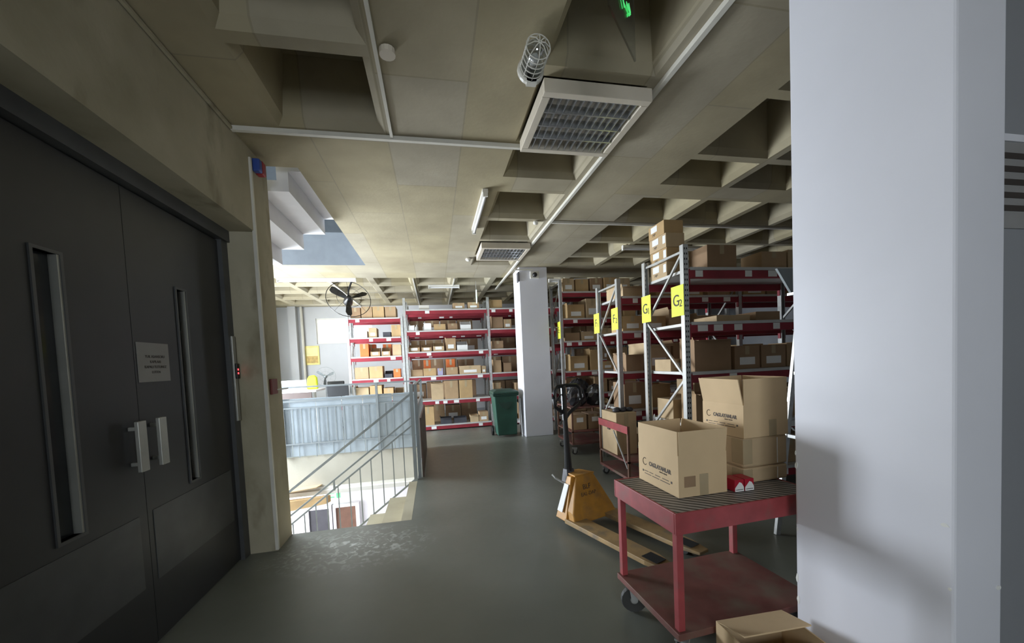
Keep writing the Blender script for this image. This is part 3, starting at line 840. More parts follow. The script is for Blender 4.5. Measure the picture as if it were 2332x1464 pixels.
# ------------------------------------------------------------------ cartons
def carton(x, y, z, w, d, h, style, m, lab, group, rz=0, sticker=None, parts=True):
    """x,y: front-left corner; front faces -Y"""
    t = thing('cardboard_box', lab, 'box', (x + w / 2, y + d / 2, z), rz, group)
    w2, d2 = w / 2, d / 2
    if style == 'closed':
        B(-w2, -d2, 0, w2, d2, h).build('body', m, t, bevel=.004)
        if parts: B(-.025, -d2 - .0012, h * .62, .025, -d2 - .0002, h - .004).build('tape', M_TAPE, t)
    elif style == 'open':
        k = .006; mb = MB(); mb.box(-w2, -d2, 0, w2, -d2 + k, h).box(-w2, d2 - k, 0, w2, d2, h).box(-w2, -d2 + k, 0, -w2 + k, d2 - k, h).box(w2 - k, -d2 + k, 0, w2, d2 - k, h).box(-w2 + k, -d2 + k, 0, w2 - k, d2 - k, k)
        mb.build('body', m, t)
        if parts:
            f = min(d, w) * .35
            MB().loft([[(-w2 + .008, -d2, h), (w2 - .008, -d2, h), (w2 - .008, -d2 + k, h), (-w2 + .008, -d2 + k, h)], [(-w2 + .012, -d2 - f * .6, h - f * .1), (w2 - .012, -d2 - f * .6, h - f * .1), (w2 - .012, -d2 - f * .6, h - f * .1 + k), (-w2 + .012, -d2 - f * .6, h - f * .1 + k)]]).build('flap', m, t)
            MB().loft([[(-w2, -d2 + .01, h), (-w2, d2 - .01, h), (-w2 + k, d2 - .01, h), (-w2 + k, -d2 + .01, h)], [(-w2 - .012, -d2 + .012, h + f * .35), (-w2 - .012, d2 - .012, h + f * .35), (-w2 - .012 + k, d2 - .012, h + f * .35), (-w2 - .012 + k, -d2 + .012, h + f * .35)]]).build('flap', m, t)
    else:  # picking bin with a lowered front
        k = .006; hf = h * .55; mb = MB(); mb.box(-w2, -d2, 0, w2, -d2 + k, hf).box(-w2, d2 - k, 0, w2, d2, h).box(-w2 + k, -d2 + k, 0, w2 - k, d2 - k, k)
        for s in (-1, 1):
            xa, xb = (-w2, -w2 + k) if s < 0 else (w2 - k, w2)
            mb.loft([[(xa, -d2 + k, 0), (xa, d2 - k, 0), (xa, d2 - k, h), (xa, 0, h), (xa, -d2 + k, hf)], [(xb, -d2 + k, 0), (xb, d2 - k, 0), (xb, d2 - k, h), (xb, 0, h), (xb, -d2 + k, hf)]])
        mb.build('body', m, t)
        B(-w2 + .02, -d2 + .02, .006, w2 - .02, d2 - .02, hf * .8).build('contents', M_DARKBIN if rng.random() < .5 else CARDS[2], t)
    if sticker:
        a, b_, c, e = sticker
        B(a * w2, -d2 - .002, b_ * h, c * w2, -d2 - .0005, e * h).build('paper_label', M_PAPER, t)
    return t


def shelf_row(items, x0, y0, zs, depth, where, group):
    """items: (width, height, style, material index, sticker, gap)"""
    lv = {'tall': LV_M, 'far left': LV_L, 'beside': LV_E, 'second rack': LV_F, 'nearest': LV_G, 'farthest': [.28, .86, 1.44, 2.02, 2.60]}
    lv = [v for k_, v in lv.items() if k_ in where][0]
    span = 1.12 if 'far left' in where else 1.73
    nxt = [q for q in lv if q > zs + .05]; clear = (min(nxt) - zs - .125 - (.035 if 'behind' in where else 0)) if nxt else 9
    tot = sum(q[0] + q[5] + .018 + (.02 if q[2] == 'open' else 0) for q in items)
    if tot > span: items = [(q[0] * span / tot, q[1], q[2], q[3], q[4], q[5] * span / tot) for q in items]
    items = [(q[0], min(q[1], clear - (.05 if q[2] == 'open' else .01)), *q[2:]) for q in items]
    x = x0
    for i, it in enumerate(items):
        w, h, st, mi, stick, gap = it
        x += gap + (.02 if st == 'open' else 0)
        m_ = CARDS[mi] if isinstance(mi, int) else mi
        nm = {'closed': 'sealed', 'open': 'open', 'bin': 'cut down'}[st]
        cname = 'brown' if isinstance(mi, int) else {'orange_carton': 'orange', 'dark_plastic_crate': 'dark', 'lavender_film': 'lavender'}.get(mi.name, 'white')
        lab = '%s %s box, %s from left, %s' % (nm, cname, ORD[i], where)
        dd = min(depth - .04, .25 + .3 * rng.random(), .5)
        carton(x, y0 + .03 + rng.random() * .02, zs + .0005, w, dd, h, st, m_, lab, group, rz=R(rng.uniform(-.8, .8)), sticker=(-.6, .18, .6, .5) if stick else None, parts=(h > .12))
        x += w + .018


def rand_items(total, hmax, seed, styles=('closed', 'open', 'bin'), wr=(.17, .34), hr=(.10, .3), stick=.5, mats=(0, 1, 2, 3), gaps=.1):
    rg = random.Random(seed); out = []; x = 0
    while True:
        w = rg.uniform(*wr); g = rg.random() * .12 if rg.random() < gaps else rg.random() * .015
        if x + w + g + .012 > total: break
        out.append((w, min(hmax, rg.uniform(*hr)), rg.choice(styles), rg.choice(mats), rg.random() < stick, g)); x += w + g + .012
    return out


# main back rack, left bay, from the top down
X0 = BX[0] + .05; TB = 1.77
tb_ = 'tall back rack left bay'
gb = 'cartons on the tall back rack'
shelf_row([(.22, .10, 'closed', M_WHITE, False, .27), (.26, .14, 'closed', 0, True, .52), (.26, .15, 'closed', 0, True, .06)], X0, BY0, LV_M[5], .55, 'top shelf ' + tb_, gb)
shelf_row([(.12, .12, 'open', M_PAPER, False, .0), (.16, .16, 'open', M_PAPER, False, .18), (.26, .14, 'closed', 3, False, .04), (.22, .15, 'closed', 2, False, .03), (.24, .20, 'bin', M_PAPER, False, .05)], X0, BY0, LV_M[4], .27, 'fifth shelf ' + tb_, gb)
shelf_row([(.24, .18, 'bin', 0, True, .0), (.22, .17, 'bin', 0, True, .02), (.24, .2, 'bin', 1, True, .02), (.22, .28, 'open', 0, True, .01), (.24, .22, 'bin', M_PAPER, False, .01)], X0, BY0, LV_M[3], .55, 'fourth shelf ' + tb_, gb)
shelf_row([(.26, .15, 'open', 0, False, .0), (.28, .17, 'closed', 3, False, .0), (.12, .16, 'closed', M_LAV, False, .02), (.26, .17, 'closed', 0, False, .06), (.50, .19, 'closed', 1, True, .02), (.10, .17, 'closed', 0, True, .0)], X0, BY0, LV_M[2], .27, 'third shelf ' + tb_, gb)
shelf_row([(.27, .38, 'open', 1, False, .42), (.30, .45, 'closed', 0, False, .02), (.30, .46, 'closed', 3, False, .01)], X0, BY0, LV_M[1], .55, 'second shelf ' + tb_, gb)
shelf_row([(.28, .42, 'closed', 3, False, .22), (.26, .14, 'open', M_DARKBIN, False, .1), (.3, .12, 'open', M_DARKBIN, False, .02), (.2, .15, 'open', 1, False, .05), (.22, .22, 'closed', 0, True, .0)], X0, BY0, LV_M[0], .55, 'bottom shelf ' + tb_, gb)
# second layer behind / above
carton(X0 + .30, 9.2, LV_M[2] + .001, .16, .2, .36, 'closed', M_ORANGE, 'orange carton standing at the back of the third shelf near the left post', 'orange cartons')
carton(X0 + .82, 9.22, LV_M[2] + .001, .2, .18, .36, 'closed', M_ORANGE, 'orange carton behind the boxes in the middle of the third shelf', 'orange cartons')
# main back rack, right bay (partly behind the column)
X1 = BX[1] + .05; tb2 = 'tall back rack right bay'
for i, z in enumerate(LV_M):
    hm = [.4, .4, .3, .36, .28, .2][i]
    shelf_row(rand_items(.52 if i > 1 else 1.6, hm, 30 + i, hr=(.12, hm), styles=('closed', 'open')), X1, BY0, z, .55, '%s shelf %s' % (['bottom', 'second', 'third', 'fourth', 'fifth', 'top'][i], tb2), gb)
for i, z in enumerate(LV_M[:5]):
    for xo_, bn_ in ((X0, 'left bay'), (BX[1] + .05, 'right bay')):
        shelf_row(rand_items(1.72, .5, 130 + i + (40 if bn_ == 'right bay' else 0), hr=(.33, .46), styles=('closed',), wr=(.26, .42), mats=(2, 2, 0), gaps=.05), xo_, 9.60, z - .03, .5, '%s shelf of tall rack behind, %s' % (['bottom', 'second', 'third', 'fourth', 'fifth'][i], bn_), 'cartons on the rear back rack')
# far left back rack
XA = -1.91 + .045; tb3 = 'far left back rack'; ga = 'cartons on the far left back rack'
RY0 = 9.42
shelf_row([(.22, .25, 'closed', 2, False, .03), (.24, .27, 'closed', 0, False, .0), (.25, .27, 'closed', 3, False, .0), (.24, .26, 'closed', 0, False, .0)], XA, RY0, LV_L[5], .55, 'top shelf ' + tb3, ga)
shelf_row([(.2, .16, 'open', M_PAPER, False, .2), (.2, .22, 'open', 1, True, .0), (.2, .12, 'open', M_DARKBIN, False, .12), (.24, .28, 'closed', 3, False, .0)], XA, RY0, LV_L[4], .55, 'fifth shelf ' + tb3, ga)
shelf_row([(.2, .3, 'closed', M_ORANGE, False, .2), (.22, .2, 'bin', 0, True, .02), (.2, .2, 'bin', 0, True, .02), (.2, .26, 'open', 1, False, .02)], XA, RY0, LV_L[3], .27, 'fourth shelf ' + tb3, ga)
shelf_row([(.30, .27, 'closed', 0, False, .05), (.30, .28, 'closed', 3, False, .0), (.17, .16, 'bin', M_DARKBIN, False, .02), (.16, .2, 'closed', M_ORANGE, False, .01)], XA, RY0, LV_L[2], .55, 'third shelf ' + tb3, ga)
shelf_row([(.28, .30, 'open', 1, False, .03), (.27, .33, 'closed', 3, False, .01), (.22, .26, 'closed', 3, False, .02), (.2, .24, 'bin', 1, False, .01)], XA, RY0, LV_L[1], .55, 'second shelf ' + tb3, ga)
carton(-1.2, 9.74, LV_L[3] + .001, .2, .2, .29, 'closed', M_ORANGE, 'orange carton at the back of the fourth shelf in the far left rack', 'orange cartons')
carton(-1.57, 9.74, LV_L[3] + .001, .2, .2, .30, 'closed', M_ORANGE, 'orange carton behind the bins left on the fourth shelf in the far left rack', 'orange cartons')

# white bottle shapes added to stand for bright reflections on the fifth shelf
for i, x in enumerate((-.42, -.36, -.2, -.14, .2, .27)):
    tag(MB().lathe([(.03, 0), (.032, .02), (.032, .11), (.012, .14), (.012, .165)], (x, 9.24 if i % 2 else 9.32, LV_M[4] + .0005), 12).build('glint_bottle', M_PAPER, smooth=True),
        'white bottle standing for a glint, %s from left, behind boxes, fifth shelf of tall rack' % ORD[i], 'bottle', 'bottles standing for glints on the back rack')

# E rack
ge = 'cartons on the rack beside the far column'
names = ['bottom', 'second', 'third', 'fourth', 'fifth', 'top']
for i, z in enumerate(LV_E):
    hm = [.4, .36, .45, .35, .4, .3][i]
    its = rand_items(1.55, hm, 50 + i, hr=(.14, hm), gaps=.35, styles=('closed', 'open', 'bin') if i < 5 else ('closed',), wr=(.22, .36))
    shelf_row(its, 2.46 + .06, 7.2, z, .6, '%s shelf of rack beside far column' % names[i], ge)
# F rack: seen between and behind the G posts
gf = 'cartons on the second rack'
for i, z in enumerate(LV_F):
    hm = [.38, .36, .42, .3, .22][i]
    shelf_row(rand_items(1.7, hm, 70 + i, hr=(.12, hm), gaps=.4, styles=('closed', 'open'), wr=(.24, .42)), 2.43 + .06, 4.76, z, .6, '%s shelf of second rack' % names[i], gf)
    if i in (0, 1, 2, 4):
        shelf_row(rand_items(1.5, hm, 90 + i, hr=(.12, hm), gaps=.4, styles=('closed', 'open'), wr=(.28, .42)), 4.28 + .06, 4.76, z, .6, '%s shelf of second rack far bay' % names[i], gf)
# G rack
gg = 'cartons on the nearest rack'
shelf_row([(.34, .24, 'closed', 2, False, .22), (.30, .18, 'closed', 0, False, .28), (.30, .20, 'closed', 1, True, .0)], 2.5, 3.40, LV_G[4], .32, 'top shelf of nearest rack', gg)
shelf_row([(.40, .07, 'closed', 1, False, .35), (.3, .10, 'closed', 2, False, .05)], 2.5, 3.45, LV_G[3], .6, 'fourth shelf of nearest rack', gg)
shelf_row([(.42, .32, 'open', 2, False, .05), (.30, .24, 'closed', 2, True, .02), (.30, .24, 'closed', 2, True, .01), (.34, .25, 'closed', 0, True, .01)], 2.5, 3.42, LV_G[2], .28, 'third shelf of nearest rack', gg)
shelf_row([(.36, .3, 'open', 0, False, .05), (.4, .26, 'closed', 1, True, .03), (.36, .3, 'open', 0, False, .02)], 2.5, 3.42, LV_G[1], .28, 'second shelf of nearest rack', gg)
shelf_row([(.4, .3, 'open', 1, False, .05), (.44, .28, 'closed', 3, False, .03), (.4, .3, 'closed', 0, False, .02)], 2.5, 3.42, LV_G[0], .6, 'bottom shelf of nearest rack', gg)
carton(2.47, 3.72, LV_G[2] + .001, .20, .3, .13, 'closed', CARDS[1], 'small pale carton with red print at the rear corner of the nearest rack', gg, sticker=(-.5, .3, .5, .7))
carton(2.50, 3.74, LV_G[1] + .001, .3, .3, .22, 'closed', CARDS[1], 'pale carton at the rear corner of the second shelf of the nearest rack', gg)
# tall stack on top of the nearest rack
zz = LV_G[4] + .001
for i, (h, ox, w, d) in enumerate(((.155, 0, .22, .32), (.15, .005, .22, .32), (.15, .0, .22, .32), (.145, .0, .23, .30))):
    t = carton(2.475 + ox, 3.75 + (.03 if i == 3 else 0), zz, w, d, h, 'closed', CARDS[3] if i % 2 else CARDS[1], 'carton with white label, %s in the tall stack on top of the nearest rack' % ['lowest', 'second', 'third', 'topmost'][i], 'stacked cartons on the nearest rack', parts=False)
    B(-w / 2 - .002, -.02, h * .45, -w / 2 - .0005, .10, h * .9).build('paper_label', M_PAPER, t)
    if i < 3: B(-w / 2 - .002, -.15, h * .3, -w / 2 - .0005, -.10, h * .85).build('paper_label', M_PAPER, t)
    text('lettering', 'MP', .045, M_INKB, t, (-w / 2 - .001, .04, h * .25), FACE_NX)
    zz += h + .001

# orange / odd things on the right
# ------------------------------------------------------------------ red trolleys
def caster(parent, x, y, r=.06, rz=0.):
    c = thing('caster', None, None) if False else bpy.data.objects.new('caster', None)
    COL.objects.link(c); c.parent = parent; c.location = (x, y, 0); c.rotation_euler = (0, 0, rz)
    w = MB().lathe([(r * .5, -.014), (r * .96, -.016), (r, -.01), (r, .01), (r * .96, .016), (r * .5, .014)], (0, 0, 0), 20)
    w.xf(Matrix.Translation((0, 0, r)) @ Matrix.Rotation(R(90), 4, 'X')); w.build('wheel', M_RUBBER, c, smooth=False)
    h = MB().lathe([(.012, -.02), (.022, -.018), (.022, .018), (.012, .02)], (0, 0, 0), 12); h.xf(Matrix.Translation((0, 0, r)) @ Matrix.Rotation(R(90), 4, 'X')); h.build('hub', M_GALV, c)
    f = MB()
    for s in (-1, 1): f.loft([[(-.015, s * .022, r - .01), (.015, s * .022, r - .01), (.03, s * .022, 2 * r + .012), (-.03, s * .022, 2 * r + .012)], [(-.015, s * .026, r - .01), (.015, s * .026, r - .01), (.03, s * .026, 2 * r + .012), (-.03, s * .026, 2 * r + .012)]])
    f.box(-.035, -.03, 2 * r + .01, .035, .03, 2 * r + .018).build('fork', M_GALV, c)
    return c


ct = thing('platform_trolley', 'large red steel trolley in the foreground carrying open cartons', 'trolley', (1.03, 1.545, 0), R(3))
L_, W_, HT = .84, .555, .775
ap = MB(); ap.box(0, 0, HT - .10, L_, .012, HT).box(0, W_ - .012, HT - .10, L_, W_, HT).box(0, .012, HT - .10, .012, W_ - .012, HT).box(L_ - .012, .012, HT - .10, L_, W_ - .012, HT)
ap.build('top_frame', M_CART, ct, bevel=.003)
B(.013, .013, HT - .02, L_ - .013, W_ - .013, HT - .002).build('table_top', M_STRIPE, ct)
q = .034
for x, y in ((.012, .012), (.012, W_ - .012 - q), (L_ - .012 - q, .012), (L_ - .012 - q, W_ - .012 - q)):
    B(x, y, .2125, x + q, y + q, HT - .021).build('leg', M_CART, ct, bevel=.003)
sh = MB(); sh.box(0, 0, .178, L_, W_, .212)
sh.build('lower_shelf', M_CARTSH, ct, bevel=.003)
for x, y, a in ((.05, .04, 40), (.07, W_ - .06, -20), (L_ - .07, .06, 0), (L_ - .07, W_ - .06, 0)): caster(ct, x, y, .074, R(a))


# printed cartons on the trolley
def printed(t, xf, y0, y1, h0, sc):
    """print on the -X face; xf face x, y0..y1 extent (local), h0 baseline"""
    yc = (y0 + y1) / 2
    text('lettering', 'CAGLAYANLAR', .034 * sc, M_INKB, t, (xf - .0008, yc - .025 * sc, h0 + .085 * sc), FACE_NX, sx=.88, bold=.0012)
    lg = MB(); pts = []
    for k in range(11):
        a = R(60 + 26 * k); pts.append((xf - .001, yc + .125 * sc + .0 - .020 * sc * math.cos(a), h0 + .09 * sc + .022 * sc * math.sin(a)))
    lg.tube(pts, .0022 * sc, 4); lg.build('logo', M_INKB, t)
    text('lettering', 'DERI VE TEKSTIL', .010 * sc, M_INKB, t, (xf - .0008, yc - .06 * sc, h0 + .062 * sc), FACE_NX)
    ln = MB()
    for r_, segs in enumerate((((.13, .09), (.08, .04), (.02, -.03), (-.05, -.11)), ((.13, .06), (.05, -.02), (-.03, -.12)))):
        for a, b_ in segs:
            z = h0 + .03 * sc - r_ * .016 * sc
            ln.box(xf - .0012, yc + b_ * sc, z, xf - .0004, yc + a * sc, z + .004 * sc)
    ln.build('print_line', M_INKB, t)
    for yy in (.145, -.135):
        MB().box(xf - .0014, yc + yy * sc - .006 * sc, h0 + .024 * sc, xf - .0004, yc + yy * sc + .006 * sc, h0 + .036 * sc).build('print_mark', M_INK, t)


def big_box(name, lab, x0, y0, z0, x1, y1, z1, flaps, rz=0):
    t = thing(name, lab, 'box', ((x0 + x1) / 2, (y0 + y1) / 2, z0), rz, 'large cartons on the red trolley')
    w, d, h = (x1 - x0) / 2, (y1 - y0) / 2, z1 - z0; k = .006
    mb = MB(); mb.box(-w, -d, 0, w, -d + k, h).box(-w, d - k, 0, w, d, h).box(-w, -d + k, 0, -w + k, d - k, h).box(w - k, -d + k, 0, w, d - k, h).box(-w + k, -d + k, 0, w - k, d - k, k)
    mb.build('body', M_CARDBIG, t)
    for side, fh, lean in flaps:
        g = .004
        if side == '-x': r0 = [(-w, -d + g, h), (-w, d - g, h), (-w + k, d - g, h), (-w + k, -d + g, h)]; mv = (-lean, 0)
        elif side == '+x': r0 = [(w - k, -d + g, h), (w - k, d - g, h), (w, d - g, h), (w, -d + g, h)]; mv = (lean, 0)
        elif side == '-y': r0 = [(-w + g, -d, h), (w - g, -d, h), (w - g, -d + k, h), (-w + g, -d + k, h)]; mv = (0, -lean)
        else: r0 = [(-w + g, d - k, h), (w - g, d - k, h), (w - g, d, h), (-w + g, d, h)]; mv = (0, lean)
        r1 = [(a + mv[0], b_ + mv[1], c + fh) for a, b_, c in r0]
        MB().loft([r0, r1]).build('flap', M_CARDBIG, t)
    return t


b1 = big_box('cardboard_box', 'open printed carton with raised flaps on the front of the red trolley', 1.155, 1.715, HT + .001, 1.44, 2.075, HT + .215, (('-x', .12, 0), ('+x', .12, .012), ('-y', .12, .004), ('+y', .12, 0)), R(2))
printed(b1, -.1425, -.18, .18, .035, .92)
B(-.02, -.1815, .0, .03, -.1803, .11).build('tape', M_TAPE, b1)
B(-.11, -.1815, .05, -.045, -.1803, .105).build('stamp', CARDS[2], b1)
# two sealed taped cartons and the open one above
def taped(lab, z0, z1, x0=1.60, y0=1.795, x1=1.90, y1=2.09):
    t = thing('cardboard_box', lab, 'box', ((x0 + x1) / 2, (y0 + y1) / 2, z0), R(3), 'taped cartons on the red trolley')
    w, d, h = (x1 - x0) / 2, (y1 - y0) / 2, z1 - z0
    B(-w, -d, 0, w, d, h).build('body', CARDS[1], t, bevel=.012)
    MB().box(-w - .0015, -d - .0015, h * .12, -w + .06, -d + .08, h - .008).build('tape', M_TAPE, t, bevel=.004)
    B(w - .075, -d - .002, .01, w - .07, -d - .0003, h - .012).build('tape_edge', M_PAPER, t)
    return t


ZL = HT + .0005
taped('lower taped carton under the printed one on the red trolley', ZL, ZL + .085)
taped('upper taped carton under the printed one on the red trolley', ZL + .086, ZL + .25)
b2 = big_box('cardboard_box', 'open printed carton on top of the taped stack beside the column', 1.60, 1.79, ZL + .2505, 1.90, 2.09, ZL + .43, (('-x', .14, .03), ('+x', .14, .0), ('-y', .14, .0), ('+y', .14, .01)), R(3))
printed(b2, -.15, -.15, .15, .04, .8)
B(.02, -.1515, 0, .07, -.1503, .09).build('tape', M_TAPE, b2)
# cigarette packs
for i, x in enumerate((1.475, 1.535)):
    t = thing('small_pack', 'small red and white pack, %s of two beside the printed carton' % ['left', 'right'][i], 'pack', (x, 1.70, ZL), 0, 'red and white packs')
    B(0, 0, 0, .054, .085, .062).build('pack_body', M_PACKRED, t, bevel=.002)
    MB().loft([[(.001, -.0012, .001), (.053, -.0012, .001), (.053, -.0012, .022), (.040, -.0012, .044), (.027, -.0012, .050), (.001, -.0012, .02)], [(.001, -.0002, .001), (.053, -.0002, .001), (.053, -.0002, .022), (.040, -.0002, .044), (.027, -.0002, .050), (.001, -.0002, .02)]]).build('white_field', M_PAPER, t)
    B(.006, -.002, .009, .047, -.0013, .012).build('grey_line', M_INK, t)

# carton on the floor, lower right
fb_ = thing('cardboard_box', 'large half closed carton on the floor in front of the red trolley', 'box', (1.37, 1.33, 0), R(-2), 'cartons on the floor')
w, d, h, k = .172, .185, .265, .006
mb = MB(); mb.box(-w, -d, 0, w, -d + k, h).box(-w, d - k, 0, w, d, h).box(-w, -d + k, 0, -w + k, d - k, h).box(w - k, -d + k, 0, w, d - k, h).box(-w + k, -d + k, 0, w - k, d - k, k)
mb.build('body', M_CARDBIG, fb_)
MB().loft([[(-w, d - k, h), (w, d - k, h), (w, d, h), (-w, d, h)], [(-w + .01, 0.02, h + .035), (w - .01, 0.02, h + .035), (w - .01, 0.022, h + .04), (-w + .01, 0.022, h + .04)]]).build('flap', M_CARDBIG, fb_)
MB().loft([[(-w, -d, h), (w, -d, h), (w, -d + k, h), (-w, -d + k, h)], [(-w + .01, -.03, h - .03), (w - .01, -.03, h - .03), (w - .01, -.028, h - .024), (-w + .01, -.028, h - .024)]]).build('flap', M_CARDBIG, fb_)

# ------------------------------------------------------------------ pallet truck
pt = thing('pallet_truck', 'yellow hand pallet truck with black handle on the aisle floor', 'pallet truck', (1.06, 3.20, 0), math.atan2(-.94, .34))
# local: +x = along the forks, +y = to the right seen from the handle turned round (screen right)
def fork(y0, y1):
    mb = MB(); mb.loft([[(-.02, y0, .045), (-.02, y1, .045), (-.02, y1, .085), (-.02, y0, .085)], [(.85, y0, .045), (.85, y1, .045), (.85, y1, .08), (.85, y0, .08)],
                        [(1.0, y0 + .03, .05), (1.0, y1 - .03, .05), (1.0, y1 - .03, .07), (1.0, y0 + .03, .07)]])
    return mb


for y0 in (0, .38):
    fk = fork(y0, y0 + .16).build('fork', M_YELW, pt, bevel=.004)
    mb = MB().lathe([(.035, -.035), (.038, -.03), (.038, .03), (.035, .035)], (0, 0, 0), 16); mb.xf(Matrix.Translation((.86, y0 + .08, .038)) @ Matrix.Rotation(R(90), 4, 'X'))
    mb.build('fork_roller', M_RUBBER, pt)
    B(.80, y0 + .03, .081, .93, y0 + .13, .083).build('roller_slot', M_HOLE, pt)
bd = MB()
bd.loft([[(-.02, .02, .05), (.10, .02, .05), (.10, .53, .05), (-.02, .53, .05)], [(-.03, .03, .16), (.07, .03, .14), (.07, .50, .14), (-.03, .50, .16)], [(-.04, .13, .42), (.0, .13, .44), (.0, .34, .44), (-.04, .34, .42)]])
bd.build('back_plate', M_YEL, pt, bevel=.01)
sd = MB()
sd.loft([[(-.16, .01, .06), (.0, .0, .06), (.0, .03, .06), (-.16, .05, .06)], [(-.10, .11, .43), (-.03, .10, .44), (-.03, .14, .44), (-.10, .15, .43)]])
sd.build('side_web', M_YEL, pt, bevel=.006)
top = MB(); top.prism([(-.16, .14), (0, .12), (0, .35), (-.16, .30)], .435, .45); top.build('top_plate', M_YEL, pt, bevel=.004)
st = MB(); st.loft([[(-.13, .015, .13), (-.055, .008, .13), (-.058, .003, .13), (-.133, .010, .13)], [(-.100, .085, .37), (-.035, .078, .37), (-.038, .073, .37), (-.103, .08, .37)]])
st.build('sticker', M_PAPER, pt)
# lettering on the back plate (faces +x local, slightly tilted)
text('lettering', 'BLF', .062, M_INK, pt, (.038, .22, .345), (R(90 - 12), 0, R(90)))
text('lettering', 'EAL-DAP', .045, M_INKB, pt, (.05, .23, .285), (R(90 - 12), 0, R(90)))
# hydraulic pump, steering wheels
MB().lathe([(.045, .10), (.05, .14), (.05, .30), (.035, .34), (.03, .44), (.02, .46)], (-.13, .17, 0), 16).build('pump', M_DARKBIN, pt, smooth=False)
for s in (-1, 1):
    mb = MB().lathe([(.03, -.022), (.08, -.025), (.085, -.018), (.085, .018), (.08, .025), (.03, .022)], (0, 0, 0), 20)
    mb.xf(Matrix.Translation((-.14, .17 + s * .06, .085)) @ Matrix.Rotation(R(90), 4, 'X')); mb.build('steer_wheel', M_RUBBER, pt)
MB().tube([(-.14, .06, .085), (-.14, .28, .085)], .012).build('axle', M_GALV, pt)
MB().loft([[(-.19, .11, .34), (-.09, .11, .34), (-.09, .23, .34), (-.19, .23, .34)], [(-.18, .13, .48), (-.12, .13, .48), (-.12, .21, .48), (-.18, .21, .48)]]).build('handle_bracket', M_DARKBIN, pt, bevel=.006)
MB().tube([(-.10, .09, .36), (-.2, .05, .40), (-.22, .03, .43)], .01).build('release_pedal', M_GALV, pt)
hx, hy = -.15, .17
MB().tube([(hx, hy, .46), (hx - .005, hy, .62), (hx - .02, hy, .95)], [.036, .03, .022], 12).build('handle_shaft', M_BLACK, pt)
MB().tube([(hx - .025, hy, .7), (hx - .025, hy + .0, 1.02)], .006).build('control_rod', M_SILVER, pt)
lp = []
for (a, z) in ((0, .93), (-.05, .99), (-.13, 1.06), (-.145, 1.13), (-.135, 1.21), (-.10, 1.245), (0, 1.25), (.10, 1.245), (.135, 1.21), (.145, 1.13), (.13, 1.06), (.05, .99)):
    lp.append((hx - .03, hy + (.045 + a * 1.12) * min(1, (z - .9) / .15), z))
MB().tube(lp, .018, 8, closed=True).build('handle_loop', M_BLACK, pt, smooth=True)
MB().tube([(hx - .02, hy, .93), (hx - .03, hy, 1.25)], .026, 10).build('handle_core', M_BLACK, pt)
MB().tube([(hx - .03, hy - .10, 1.10), (hx - .03, hy - .03, 1.17)], .008, 8).build('lower_lever', M_BLACK, pt)
tag(B(1.0, 3.36, .001, 1.03, 3.40, .002).build('floor_scrap', M_PAPER), 'tiny scrap of paper on the floor beside the pallet truck', 'scrap') if False else None

# ------------------------------------------------------------------ small trolleys
def small_cart(lab, x0, y0, w, d, hp, zd, red_side=True):
    t = thing('platform_trolley', lab, 'trolley', (x0, y0, 0), 0, 'smaller red trolleys')
    q = .025
    B(0, 0, zd - .03, w, d, zd).build('deck', M_CARTSH, t)
    for x, y in ((0, 0), (0, d - q), (w - q, 0), (w - q, d - q)):
        B(x, y, zd, x + q, y + q, hp).build('leg', M_WOOD, t)
    if red_side:
        B(-.004, 0, hp - .085, 0, d, hp).build('side_panel', M_CART, t)
        MB().bar((.0, .02, zd + .1), (.0, d * .45, hp - .1), .012, .014).build('brace', M_GALV, t)
        MB().tube([(w, .0, hp - .02), (w + .0, -.02, hp + .12)], .006).build('hook_rod', M_GALV, t)
    B(0, d - q, hp - .02, w, d, hp).build('end_rail', M_WOOD, t)
    if not red_side: B(0, 0, hp - .019, w, d - q, hp).build('top_shelf', M_CARTSH, t)
    B(0, 0, zd + .16, w, d, zd + .18).build('middle_shelf', M_CARTSH, t)
    for x, y in ((.05, .06), (.05, d - .06), (w - .05, .06), (w - .05, d - .06)): caster(t, x, y, .045)
    return t


small_cart('small red trolley with a raised side panel in the aisle before the F racks', 2.04, 3.90, .32, .76, .72, .145)
t = carton(2.068, 4.22, .326, .26, .40, .50, 'closed', CARDS[1], 'tall carton with dark goods on top standing in the small red trolley', 'cartons in the aisle')
MB().box(-.1425, -.03, .28, -.1405, .03, .36).build('print_mark', M_INKB, t)
for i in range(5):
    tag(MB().lathe([(.03, 0), (.045, .015), (.035, .04), (.01, .05)], (2.12 + .045 * i, 4.33 + .05 * (i % 2), .8265), 10).build('metal_part', M_DARKBIN, smooth=True), 'dark metal part, %s from left on top of the tall carton' % ORD[i], 'metal part', 'parts on the tall carton')
small_cart('small dark red trolley under the black bags beside the E rack', 2.02, 5.62, .66, .72, .74, .19, False)


def lump(name, lab, c, r, seed, m, group):
    rg = random.Random(seed); mb = MB(); seg, rn = 18, 10; rings = []
    for i in range(rn + 1):
        a = math.pi * i / rn; ring = []
        for k in range(seg):
            b_ = 2 * math.pi * k / seg
            q = 1 + .16 * math.sin(3 * b_ + seed) * math.sin(a) + .12 * math.sin(5 * b_ + 2 * a * 3 + seed) + .06 * rg.random()
            rr = max(.02, math.sin(a)) * q
            z = -math.cos(a); z = max(z, -.72)
            ring.append((c[0] + r[0] * rr * math.cos(b_), c[1] + r[1] * rr * math.sin(b_), c[2] + r[2] * (z + .72) * (1 + .05 * rg.random())))
        rings.append(ring)
    mb.loft(rings)
    return tag(mb.build(name, m, smooth=False), lab, 'bag', group)


